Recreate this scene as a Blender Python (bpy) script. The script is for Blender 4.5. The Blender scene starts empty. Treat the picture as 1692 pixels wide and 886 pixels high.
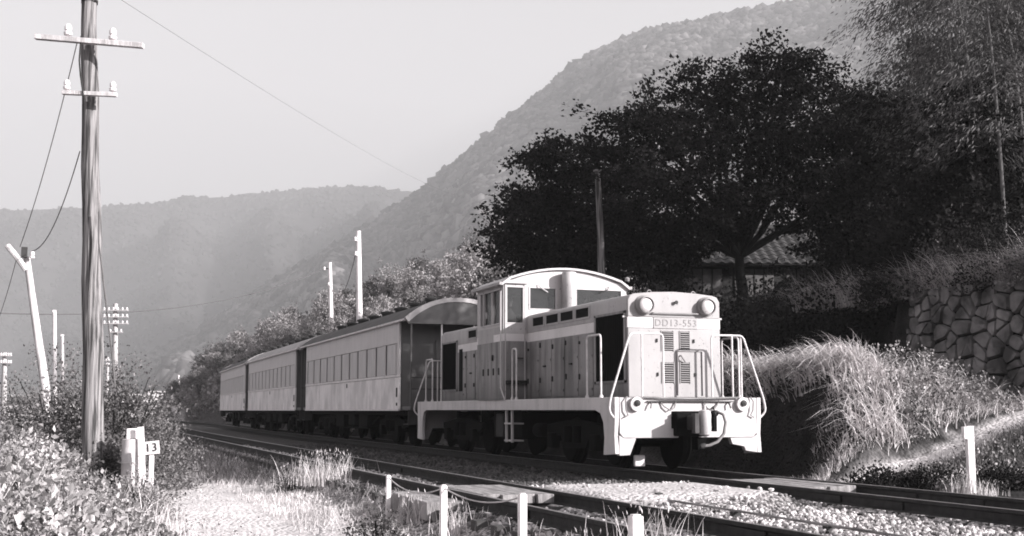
import bpy, bmesh, math, random
import numpy as np
from mathutils import Vector, Matrix, noise as mnoise

# ------------------------------------------------------------------ camera, world, sun
random.seed(7); rng = np.random.default_rng(11)
S = bpy.context.scene
COL = S.collection
F_PX, HC = 2000.0, 1.0
YAW, PIT = math.radians(19.85), math.atan(235/2000)
cd = bpy.data.cameras.new('camera'); cam = bpy.data.objects.new('camera', cd); COL.objects.link(cam)
cam.location = (0, 0, HC); cam.rotation_euler = (math.pi/2+PIT, 0, -YAW)
cd.sensor_width = 36; cd.lens = 36*F_PX/1692; cd.clip_start = .1; cd.clip_end = 20000
S.camera = cam
SUN_D = Vector((1, -1, .52)).normalized()          # towards the sun: right of the line and behind the camera
W = bpy.data.worlds.new('World'); S.world = W; W.use_nodes = True
wt = W.node_tree; wt.nodes.clear()
sk = wt.nodes.new('ShaderNodeTexSky'); sk.sky_type = 'NISHITA'; sk.sun_disc = False
sk.sun_elevation = math.asin(SUN_D.z); sk.sun_rotation = math.atan2(SUN_D.x, SUN_D.y)
sk.air_density = 1.0; sk.dust_density = 3.0; sk.ozone_density = 1
bw = wt.nodes.new('ShaderNodeSeparateColor'); tn = wt.nodes.new('ShaderNodeMixRGB'); tn.blend_type = 'MULTIPLY'
tn.inputs[0].default_value = 1; tn.inputs[2].default_value = (1.0, .982, 1.008, 1)
bg = wt.nodes.new('ShaderNodeBackground'); bg.inputs[1].default_value = .1
wo = wt.nodes.new('ShaderNodeOutputWorld')
wt.links.new(sk.outputs[0], bw.inputs[0]); wt.links.new(bw.outputs[2], tn.inputs[1])
wt.links.new(tn.outputs[0], bg.inputs[0]); wt.links.new(bg.outputs[0], wo.inputs[0])
sd = bpy.data.lights.new('sun', 'SUN'); sd.energy = 4.9; sd.angle = math.radians(.55); sd.color = (1, .985, .975)
sun = bpy.data.objects.new('sun', sd); COL.objects.link(sun)
sun.rotation_euler = SUN_D.to_track_quat('Z', 'Y').to_euler(); sun.location = (20, -20, 30)
S.view_settings.view_transform = 'Standard'; S.view_settings.look = 'None'
S.view_settings.exposure = 1.15; S.view_settings.gamma = 1
S.render.engine = 'CYCLES'
S.cycles.use_denoising = True; S.cycles.filter_width = 1.8
S.cycles.max_bounces = 5; S.cycles.diffuse_bounces = 3; S.cycles.glossy_bounces = 2; S.cycles.transmission_bounces = 3
S.cycles.transparent_max_bounces = 6; S.cycles.volume_bounces = 0; S.cycles.caustics_reflective = False; S.cycles.caustics_refractive = False

def P(px, py, z):
    """world point seen at a photo pixel, at a horizontal distance z in front of the camera"""
    u = (px-846)/F_PX; v = (443-py)/F_PX
    k = z/(math.cos(PIT)-v*math.sin(PIT)); X = u*k
    ca, sa = math.cos(YAW), math.sin(YAW)
    return Vector((X*ca+z*sa, -X*sa+z*ca, HC+k*(math.sin(PIT)+v*math.cos(PIT))))

# ------------------------------------------------------------------ materials
TINT = (1.035, .975, .985)
def mat(name, v, v2=None, rough=.8, scale=4.0, bump=.0, bscale=None, metal=0, stretch=(1, 1, 1), island=0.0, detail=6, spec=.3, trans=0, c0=.35, c1=.65, coord='Object'):
    m = bpy.data.materials.new(name); m.use_nodes = True
    t = m.node_tree; n = t.nodes; b = n['Principled BSDF']
    if v2 is None: v2 = v*.8
    tc = n.new('ShaderNodeTexCoord'); mp = n.new('ShaderNodeMapping'); mp.inputs['Scale'].default_value = stretch
    nz = n.new('ShaderNodeTexNoise'); nz.inputs['Scale'].default_value = scale; nz.inputs['Detail'].default_value = detail
    rp = n.new('ShaderNodeValToRGB')
    rp.color_ramp.elements[0].position = c0; rp.color_ramp.elements[1].position = c1
    rp.color_ramp.elements[0].color = (v2*TINT[0], v2*TINT[1], v2*TINT[2], 1)
    rp.color_ramp.elements[1].color = (v*TINT[0], v*TINT[1], v*TINT[2], 1)
    L = t.links.new
    L(tc.outputs[coord], mp.inputs[0]); L(mp.outputs[0], nz.inputs['Vector']); L(nz.outputs[0], rp.inputs[0])
    col = rp.outputs[0]
    if island:
        g = n.new('ShaderNodeNewGeometry'); mr = n.new('ShaderNodeMapRange')
        mr.inputs['To Min'].default_value = 1-island; mr.inputs['To Max'].default_value = 1+island
        mx = n.new('ShaderNodeMixRGB'); mx.blend_type = 'MULTIPLY'; mx.inputs[0].default_value = 1
        L(g.outputs['Random Per Island'], mr.inputs[0]); L(col, mx.inputs[1]); L(mr.outputs[0], mx.inputs[2]); col = mx.outputs[0]
    L(col, b.inputs['Base Color'])
    b.inputs['Roughness'].default_value = rough; b.inputs['Metallic'].default_value = metal
    b.inputs['Specular IOR Level'].default_value = spec
    if bump:
        bn = n.new('ShaderNodeBump'); bn.inputs['Strength'].default_value = bump; bn.inputs['Distance'].default_value = .02
        n2 = n.new('ShaderNodeTexNoise'); n2.inputs['Scale'].default_value = bscale or scale*6; n2.inputs['Detail'].default_value = 5
        L(mp.outputs[0], n2.inputs['Vector']); L(n2.outputs[0], bn.inputs['Height']); L(bn.outputs[0], b.inputs['Normal'])
    if trans:
        o = n['Material Output']; tr = n.new('ShaderNodeBsdfTranslucent'); ms = n.new('ShaderNodeMixShader'); ms.inputs[0].default_value = trans
        L(col, tr.inputs[0]); L(b.outputs[0], ms.inputs[1]); L(tr.outputs[0], ms.inputs[2]); L(ms.outputs[0], o.inputs[0])
    return m
def weathered(name, v, dirt, rough=.55, amount=.5, seed=0.0, zdirt=None, patch=None):
    """paint with vertical run streaks, blotches and small chips of wear"""
    m = bpy.data.materials.new(name); m.use_nodes = True
    t = m.node_tree; n = t.nodes; b = n['Principled BSDF']; L = t.links.new
    tc = n.new('ShaderNodeTexCoord')
    def noise_f(scale, st, lo, hi, det=6):
        mp = n.new('ShaderNodeMapping'); mp.inputs['Scale'].default_value = st; mp.inputs['Location'].default_value = (seed, seed*2, seed*.5)
        z = n.new('ShaderNodeTexNoise'); z.inputs['Scale'].default_value = scale; z.inputs['Detail'].default_value = det
        r = n.new('ShaderNodeMapRange'); r.inputs['From Min'].default_value = lo; r.inputs['From Max'].default_value = hi
        L(tc.outputs['Object'], mp.inputs[0]); L(mp.outputs[0], z.inputs['Vector']); L(z.outputs[0], r.inputs[0]); return r.outputs[0]
    c = lambda x: (x*TINT[0], x*TINT[1], x*TINT[2], 1)
    def mix(f, a, bb, k=1.0):
        x = n.new('ShaderNodeMixRGB')
        mm = n.new('ShaderNodeMath'); mm.operation = 'MULTIPLY'; mm.inputs[1].default_value = k; L(f, mm.inputs[0]); L(mm.outputs[0], x.inputs[0])
        if isinstance(a, float): x.inputs[1].default_value = c(a)
        else: L(a, x.inputs[1])
        x.inputs[2].default_value = c(bb); return x.outputs[0]
    col = mix(noise_f(5, (1, 1, .12), .45, .75), float(v), dirt, amount)
    if patch: col = mix(noise_f(1.3, (1, 1, .7), .48, .62), col, patch, .8)
    col = mix(noise_f(1.1, (1, 1, 1), .45, .8), col, dirt, amount*.8)
    col = mix(noise_f(28, (1, 1, .6), .66, .72, 3), col, dirt*.5, .7)
    if zdirt:
        sp = n.new('ShaderNodeSeparateXYZ'); L(tc.outputs['Object'], sp.inputs[0])
        r = n.new('ShaderNodeMapRange'); r.inputs['From Min'].default_value = zdirt[1]; r.inputs['From Max'].default_value = zdirt[0]
        L(sp.outputs[2], r.inputs[0]); col = mix(r.outputs[0], col, dirt, .6)
    L(col, b.inputs['Base Color']); b.inputs['Roughness'].default_value = rough; b.inputs['Specular IOR Level'].default_value = .35
    bn = n.new('ShaderNodeBump'); bn.inputs['Strength'].default_value = .25; bn.inputs['Distance'].default_value = .01
    L(noise_f(7, (1, 1, 1), 0, 1), bn.inputs['Height']); L(bn.outputs[0], b.inputs['Normal'])
    return m
def glass(name, v=.02, alpha=.35):
    m = bpy.data.materials.new(name); m.use_nodes = True; t = m.node_tree; n = t.nodes; L = t.links.new
    b = n['Principled BSDF']; b.inputs['Base Color'].default_value = (v, v, v, 1); b.inputs['Roughness'].default_value = .06
    b.inputs['Specular IOR Level'].default_value = .8; b.inputs['Alpha'].default_value = 1-alpha
    return m
M = dict(
 body=weathered('loco_body_paint', .235, .05, amount=.9, zdirt=(1.15, 1.7)),
 front=weathered('loco_front_sunlit_paint', .30, .18, amount=.35, seed=3),  # same paint as the hood sides, lightened for sun on the end
 band=weathered('loco_white_band', .62, .4, amount=.4, seed=5),
 topg=weathered('loco_upper_paint', .34, .18, amount=.4, seed=8),
 cab=weathered('cab_upper_paint', .44, .24, amount=.45, seed=11),
 sill=weathered('running_board_white', .5, .24, amount=.5, seed=2),
 beam=weathered('end_beam_white', .44, .24, amount=.45, seed=9),
 rail_w=mat('handrail_white', .62, .45, scale=9, rough=.5),
 black=mat('underframe_black', .004, .002, rough=.9, scale=6, bump=.3, spec=.1),
 grill=mat('grill_black', .003, .002, rough=.8, spec=.1), dark=mat('dark_iron', .03, .015, rough=.7, scale=8),
 under=mat('undergear_grey', .04, .03, rough=.85, scale=7), hose=mat('rubber_hose', .22, .12, rough=.6),
 lamp=mat('lamp_lens', .65, .5, rough=.12, scale=3, spec=.8), lampring=mat('lamp_housing', .26, .18, rough=.5),
 gap=mat('seam_shadow_gap', .02, .015), steel=mat('wheel_steel', .25, .12, rough=.5, metal=.4),
 soot=weathered('exhaust_sooty', .42, .05, amount=.8, seed=4),
 coach=weathered('coach_paint', .50, .34, amount=.4, seed=6),
 coachlow=weathered('coach_lower_paint', .74, .36, amount=.5, seed=14, patch=.5),
 coachtrim=weathered('coach_trim', .62, .28, amount=.4, seed=15),
 coachroof=mat('coach_roof_tar', .085, .06, rough=.9, scale=2, bump=.2), coachroof2=mat('coach_roof_grey', .36, .26, rough=.8, scale=2, bump=.2),
 coachend=weathered('coach_end_brown', .085, .05, amount=.4, seed=16), rim=mat('roof_rim_white', .42, .34, scale=3),
 blind=mat('window_blind', .46, .34, scale=3, stretch=(1, 2, .3), rough=.5, spec=.6), pillar=mat('window_pillar', .03, .02),
 glass=glass('cab_glass', .03, .55),
 railside=mat('rusty_rail', .035, .018, rough=.85, scale=9, bump=.3), railtop=mat('rail_head_steel', .34, .2, rough=.35, metal=.6, scale=5),
 sleeper=mat('sleeper_timber', .075, .04, rough=.95, scale=3, stretch=(1, 6, 1), bump=.5),
 board=mat('crossing_board', .30, .13, rough=.9, scale=3, stretch=(6, 1, 1), bump=.5),
 stone=mat('ballast_stone', .50, .15, rough=.95, scale=3, island=.65, c0=.3, c1=.7),
 wood=mat('pole_wood', .22, .04, rough=.95, scale=11, stretch=(2.5, 2.5, .09), bump=1.0, bscale=16, c0=.38, c1=.58),
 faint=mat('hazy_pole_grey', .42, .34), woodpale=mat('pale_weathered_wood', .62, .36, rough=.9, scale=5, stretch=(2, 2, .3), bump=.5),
 conc=mat('pole_concrete', .75, .6, rough=.85, scale=2), insul=mat('porcelain', .75, .65, rough=.25, spec=.6),
 white=mat('white_painted_post', .78, .6, rough=.7, scale=8, bump=.2), wire=mat('wire', .1, .08), rope=mat('rope', .5, .35),
 bark=mat('tree_bark', .010, .005, rough=.95, scale=5, bump=.6), shade_stone=mat('shaded_ballast_stone', .09, .04, rough=.95, island=.5), bamboo=mat('bamboo_culm', .1, .06, rough=.5, scale=3),
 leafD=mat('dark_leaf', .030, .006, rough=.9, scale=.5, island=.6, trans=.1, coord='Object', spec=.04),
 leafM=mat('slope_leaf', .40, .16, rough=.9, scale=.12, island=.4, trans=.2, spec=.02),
 leafB=mat('bamboo_leaf', .12, .03, rough=.65, scale=.5, island=.4, trans=.2, spec=.3),
 leafN=mat('weed_leaf', .40, .15, rough=.8, scale=1.6, island=.45, trans=.2, spec=.4),
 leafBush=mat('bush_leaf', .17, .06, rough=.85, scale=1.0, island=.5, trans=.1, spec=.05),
 grass=mat('dry_grass', .62, .4, rough=.8, scale=.8, island=.4, trans=.2, spec=.2),
 grassd=mat('green_grass', .22, .1, rough=.8, scale=.8, island=.5, trans=.15, spec=.2),
 tile=mat('roof_tile', .05, .03, rough=.6, scale=2), wall=mat('old_house_wall', .03, .015, rough=.9), shutter=mat('pale_shutter', .12, .07),
 rock=mat('wall_stone', .17, .035, rough=.95, scale=2.2, bump=.8, bscale=9, island=.25, detail=8), joint=mat('wall_joint_soil', .015, .01),
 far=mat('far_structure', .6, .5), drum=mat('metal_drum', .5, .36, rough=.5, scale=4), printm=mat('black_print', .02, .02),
 numpaint=mat('number_relief', .23, .2), person=mat('driver_uniform', .12, .09), skin=mat('driver_skin', .35, .3),
)

# ------------------------------------------------------------------ helpers
def link(o, parent=None):
    COL.objects.link(o)
    if parent is not None: o.parent = parent
    return o
def tag(o, label=None, cat=None, group=None, kind=None):
    if label: o['label'] = label
    if cat: o['category'] = cat
    if group: o['group'] = group
    if kind: o['kind'] = kind
    return o
def thing(name, label, cat, loc=(0, 0, 0), rz=0, group=None):
    o = bpy.data.objects.new(name, None); o.empty_display_size = .3; o.location = loc; o.rotation_euler = (0, 0, rz)
    link(o); return tag(o, label, cat, group)
class MB:
    def __init__(s): s.v = []; s.f = []; s.sm = []
    def add(s, vs, fs, smooth=False):
        b = len(s.v); s.v += [tuple(p) for p in vs]; s.f += [tuple(i+b for i in f) for f in fs]; s.sm += [smooth]*len(fs); return s
    def box(s, x0, x1, y0, y1, z0, z1, R=None):
        vs = [(x, y, z) for z in (z0, z1) for x, y in ((x0, y0), (x1, y0), (x1, y1), (x0, y1))]
        if R: vs = [R @ Vector(p) for p in vs]
        return s.add(vs, [(0, 3, 2, 1), (4, 5, 6, 7), (0, 1, 5, 4), (1, 2, 6, 5), (2, 3, 7, 6), (3, 0, 4, 7)])
    def tube(s, pts, r, n=8, r1=None, cap=True):
        pts = [Vector(p) for p in pts]; k = len(pts); rings = []
        prev = None
        for i, p in enumerate(pts):
            d = (pts[min(i+1, k-1)]-pts[max(i-1, 0)]).normalized()
            if prev is None:
                a = d.orthogonal().normalized()
            else:
                a = (prev-d*prev.dot(d)).normalized()
            prev = a; b = d.cross(a)
            rr = r[i] if isinstance(r, (list, tuple)) else (r if r1 is None else r+(r1-r)*i/(k-1))
            rings.append([p+(a*math.cos(2*math.pi*j/n)+b*math.sin(2*math.pi*j/n))*rr for j in range(n)])
        vs = [q for R in rings for q in R]
        fs = [(i*n+j, i*n+(j+1) % n, (i+1)*n+(j+1) % n, (i+1)*n+j) for i in range(k-1) for j in range(n)]
        s.add(vs, fs, True)
        if cap: s.add(rings[0], [tuple(range(n))[::-1]]); s.add(rings[-1], [tuple(range(n))])
        return s
    def prism(s, poly, axis, a, b):
        """poly: 2-D outline; extruded along axis from a to b"""
        def q(p, t): return {'x': (t, p[0], p[1]), 'y': (p[0], t, p[1]), 'z': (p[0], p[1], t)}[axis]
        n = len(poly); vs = [q(p, a) for p in poly]+[q(p, b) for p in poly]
        fs = [tuple(range(n))[::-1], tuple(range(n, 2*n))]+[(i, (i+1) % n, n+(i+1) % n, n+i) for i in range(n)]
        return s.add(vs, fs)
    def lathe(s, prof, c, axis=(0, 0, 1), n=20):
        ax = Vector(axis).normalized(); a = ax.orthogonal().normalized(); b = ax.cross(a); c = Vector(c)
        vs = [c+ax*h+(a*math.cos(2*math.pi*j/n)+b*math.sin(2*math.pi*j/n))*r for r, h in prof for j in range(n)]
        fs = [(i*n+j, i*n+(j+1) % n, (i+1)*n+(j+1) % n, (i+1)*n+j) for i in range(len(prof)-1) for j in range(n)]
        fs += [tuple(range(n))[::-1], tuple(range((len(prof)-1)*n, len(prof)*n))]
        return s.add(vs, fs, True)
    def mesh(s, name, m):
        me = bpy.data.meshes.new(name); me.from_pydata(s.v, [], s.f); me.materials.append(m)
        bm = bmesh.new(); bm.from_mesh(me); bmesh.ops.recalc_face_normals(bm, faces=bm.faces); bm.to_mesh(me); bm.free()
        me.polygons.foreach_set('use_smooth', [True]*len(me.polygons))
        me.set_sharp_from_angle(angle=math.radians(38)); return me
    def build(s, name, m, parent=None, bevel=0, label=None):
        o = bpy.data.objects.new(name, s.mesh(name, m)); link(o, parent)
        if bevel:
            b = o.modifiers.new('edge', 'BEVEL'); b.width = bevel; b.segments = 2; b.limit_method = 'ANGLE'; b.angle_limit = math.radians(40)
        if label: o['label'] = label
        return o
def put(name, me, parent=None, loc=(0, 0, 0), rz=0, sc=1):
    o = bpy.data.objects.new(name, me); o.location = loc; o.rotation_euler = (0, 0, rz)
    o.scale = (sc,)*3 if not isinstance(sc, tuple) else sc
    return link(o, parent)
def np_mesh(name, V, Fc, m, smooth=False):
    me = bpy.data.meshes.new(name); V = np.ascontiguousarray(V, dtype=np.float32); k = Fc.shape[1]
    me.vertices.add(len(V)); me.vertices.foreach_set('co', V.ravel())
    me.loops.add(Fc.size); me.loops.foreach_set('vertex_index', Fc.ravel().astype(np.int32))
    me.polygons.add(len(Fc)); me.polygons.foreach_set('loop_start', np.arange(len(Fc), dtype=np.int32)*k)
    me.polygons.foreach_set('use_smooth', np.full(len(Fc), smooth)); me.materials.append(m); me.update(calc_edges=True); me.validate(); return me
def unit(a): return a/np.maximum(np.linalg.norm(a, axis=-1, keepdims=True), 1e-9)
LEAF = np.array([(0, 0, 0), (.36, .42, .07), (0, 1, -.05), (-.36, .42, .07)]); 
LONG = np.array([(0, 0, 0), (.11, .4, .03), (0, 1, -.12), (-.11, .4, .03)])
def leaf_arrays(pts, size, d, tmpl=LEAF):
    n = len(pts); d = unit(d); r = unit(rng.normal(size=(n, 3))+np.array([0, 0, .6])); w = unit(np.cross(d, r)); nn = np.cross(w, d)
    V = pts[:, None]+size[:, None, None]*(tmpl[None, :, 0:1]*w[:, None]+tmpl[None, :, 1:2]*d[:, None]+tmpl[None, :, 2:3]*nn[:, None])
    return V.reshape(-1, 3), np.arange(n*4).reshape(n, 4)
def leaf_mesh(name, pts, size, d, m, tmpl=LEAF):
    V, Fc = leaf_arrays(pts, size, d, tmpl); return np_mesh(name, V, Fc, m)
def blades(pts, h, lean, width, segs=4, bend=.9):
    """arching grass blades: each a tapered strip"""
    n = len(pts); az = rng.uniform(0, 2*np.pi, n) if np.isscalar(lean) else None
    dirs = np.stack([np.cos(az), np.sin(az)], 1)*lean*rng.uniform(.2, 1, (n, 1)) if az is not None else lean
    rows = []; side = unit(np.stack([-dirs[:, 1], dirs[:, 0], np.zeros(n)], 1)+1e-6)
    face = rng.uniform(0, 2*np.pi, n); side2 = np.stack([np.cos(face), np.sin(face), np.zeros(n)], 1); side = unit(side*.6+side2*.7)
    for i in range(segs+1):
        t = i/segs; z = h*(t-bend*.55*t**2.3*np.minimum(1, np.linalg.norm(dirs, axis=1)))
        c = pts+np.stack([dirs[:, 0]*h*t**1.7, dirs[:, 1]*h*t**1.7, z], 1)
        w = (np.asarray(width)*(1-t)**.7*.5+.0006)[:, None] if not np.isscalar(width) else np.full((n, 1), width*(1-t)**.7*.5+.0006)
        rows += [c-side*w, c+side*w]
    V = np.stack(rows, 1).reshape(-1, 3); k = 2*(segs+1); base = np.arange(n)[:, None]*k
    Fc = np.concatenate([base+np.array([2*i, 2*i+1, 2*i+3, 2*i+2]) for i in range(segs)], 0)
    return V, Fc
def join(parts):
    Vs, Fs, b = [], [], 0
    for V, Fc in parts: Vs.append(V); Fs.append(Fc+b); b += len(V)
    return np.concatenate(Vs), np.concatenate(Fs)
t_ = (1+5**.5)/2
ICO_V = unit(np.array([(-1, t_, 0), (1, t_, 0), (-1, -t_, 0), (1, -t_, 0), (0, -1, t_), (0, 1, t_), (0, -1, -t_), (0, 1, -t_), (t_, 0, -1), (t_, 0, 1), (-t_, 0, -1), (-t_, 0, 1)], float))
ICO_F = np.array([(0, 11, 5), (0, 5, 1), (0, 1, 7), (0, 7, 10), (0, 10, 11), (1, 5, 9), (5, 11, 4), (11, 10, 2), (10, 7, 6), (7, 1, 8), (3, 9, 4), (3, 4, 2), (3, 2, 6), (3, 6, 8), (3, 8, 9), (4, 9, 5), (2, 4, 11), (6, 2, 10), (8, 6, 7), (9, 8, 1)])
def subdiv(V, Fc):
    V = list(map(tuple, V)); idx = {}; out = []
    def mid(a, b):
        k = (min(a, b), max(a, b))
        if k not in idx:
            p = unit(np.array(V[a])+np.array(V[b])); idx[k] = len(V); V.append(tuple(p))
        return idx[k]
    for a, b, c in Fc:
        ab, bc, ca = mid(a, b), mid(b, c), mid(c, a); out += [(a, ab, ca), (ab, b, bc), (ca, bc, c), (ab, bc, ca)]
    return np.array(V), np.array(out)
ICO2_V, ICO2_F = subdiv(ICO_V, ICO_F)
def scatter(V0, F0, pts, size, squash=(1, 1, 1), jit=.18, rot=True):
    n = len(pts); k = len(V0); V = np.repeat(V0[None], n, 0)*(1+rng.normal(0, jit, (n, k, 1)))
    V = V*(np.array(squash)*rng.uniform(.75, 1.25, (n, 3)))[:, None]
    if rot:
        q = unit(rng.normal(size=(n, 4))); w, x, y, z = q.T
        R = np.stack([1-2*(y*y+z*z), 2*(x*y-z*w), 2*(x*z+y*w), 2*(x*y+z*w), 1-2*(x*x+z*z), 2*(y*z-x*w), 2*(x*z-y*w), 2*(y*z+x*w), 1-2*(x*x+y*y)], 1).reshape(n, 3, 3)
        V = np.einsum('nij,nkj->nki', R, V)
    V = V*size[:, None, None]+pts[:, None]
    return V.reshape(-1, 3), (F0[None]+np.arange(n)[:, None, None]*k).reshape(-1, 3)
def sstep(a, b, x):
    t = np.clip((x-a)/(b-a), 0, 1); return t*t*(3-2*t)
def vnoise(x, y, s, seed=0):
    """smooth value noise, vectorised"""
    x = np.asarray(x, float)/s+seed*17.3; y = np.asarray(y, float)/s+seed*9.1
    xi, yi = np.floor(x), np.floor(y); fx, fy = x-xi, y-yi; fx = fx*fx*(3-2*fx); fy = fy*fy*(3-2*fy)
    def h(a, b):
        v = np.sin(a*127.1+b*311.7+seed*74.7)*43758.5453; return v-np.floor(v)
    return (h(xi, yi)*(1-fx)+h(xi+1, yi)*fx)*(1-fy)+(h(xi, yi+1)*(1-fx)+h(xi+1, yi+1)*fx)*fy

# ------------------------------------------------------------------ track alignment and ground form
MAIN, SIDE = 9.57, 5.15
T0, RAD, T1, T2 = 50.0, 700.0, 105.0, 168.0
def off(t):
    t = np.asarray(t, float); a = np.clip(t, T0, T1)-T0; b = np.clip(t, T1, T2)-T1
    return a*a/(2*RAD)+(T1-T0)/RAD*b-b*b/(2*450)
def heading(t):
    if t < T0: return 0.0
    return math.atan(((min(t, T1)-T0)/RAD)-(max(0, min(t, T2)-T1)/450)) if t < T2 else 0.0
def merge(t): return 4.42*float(sstep(84, 132, t))      # the two tracks join beyond the train
WALL_X, WALL_T = 17.4, 17.9
def gz(x, t):
    x = np.asarray(x, float); t = np.asarray(t, float); d = x-off(t); d = d+4.42*sstep(84, 132, t)*sstep(5.7, 7.0, d); d = d-.13*np.maximum(0, t-168)*sstep(8, 11, d)
    z = np.full(np.broadcast(d, t).shape, -.42)
    z = z+.22*sstep(3.75, 4.35, d)                                    # ballast shoulder, top at -0.20
    z = z-.12*sstep(11.4, 11.9, d)*(t > 17)
    n1 = vnoise(x, t, 2.3, 1)-.5; n2 = vnoise(x, t, .7, 2)-.5
    z = z-.25*sstep(.6, -3, d)+(.10*n1+.03*n2)*sstep(3.4, 2.4, d)
    dk_ = sstep(6.0, 6.35, d)*sstep(8.95, 8.7, d)*sstep(13.4, 14.1, t+.5*n1)*sstep(17.0, 16.2, t+.5*n1); z = z+.15*dk_
    far = sstep(34, 60, t)
    # ramp of the foot path, rising to the right
    ramp = -.2+1.25*sstep(11.3, 17.6, d)
    inr = sstep(15.4, 15.95, t-(d-11.5)*.16)*sstep(11.2, 11.9, d)
    low = -.2+.9*sstep(15.5, 19, d)+.5*sstep(19, 30, d)
    r = low+(ramp-low)*inr
    # bank beyond the path: a steep face to the track and a rounded crest
    crest = 1.74+.12*(vnoise(x, t, 1.7, 3)-.5)*2-.75*sstep(14.2, 17.3, d)*sstep(24, 18.5, t)
    wob = .9*(vnoise(x, t, 1.9, 41)-.5)+.4*(vnoise(x, t, .6, 42)-.5); fs_ = sstep(11.95, 13.2, d+wob); fs_ = fs_**.85; face = fs_*(crest+.25*(vnoise(x, t, .9, 43)-.5))+(1-fs_)*(-.3)
    inb = sstep(17.0, 18.1, t-(d-11.5)*.16)
    r = r+(face-r)*inb
    ter = sstep(WALL_X+.22, WALL_X+.3+1.6*sstep(22.9, 24.5, t), d)*sstep(WALL_T+.22, WALL_T+.3, t)*sstep(75, 60, t)   # terrace held by the stone wall
    r = np.where(ter > 0, r+(3.55-r)*ter, r)
    hill = (.34+.28*sstep(70, 110, t))*np.maximum(0, d-13.2-3*sstep(100, 60, t))*far; hill = hill*sstep(700, 200, d)**.5
    hill = hill+2.2*(vnoise(x, t, 24, 4)-.5)*far*sstep(17, 40, d)
    r = r+15*np.tanh(hill/15)
    z = np.where(d > 11.2, np.where(d < 11.9, z+(r-z)*sstep(11.2, 11.9, d), r), z)
    return z

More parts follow.
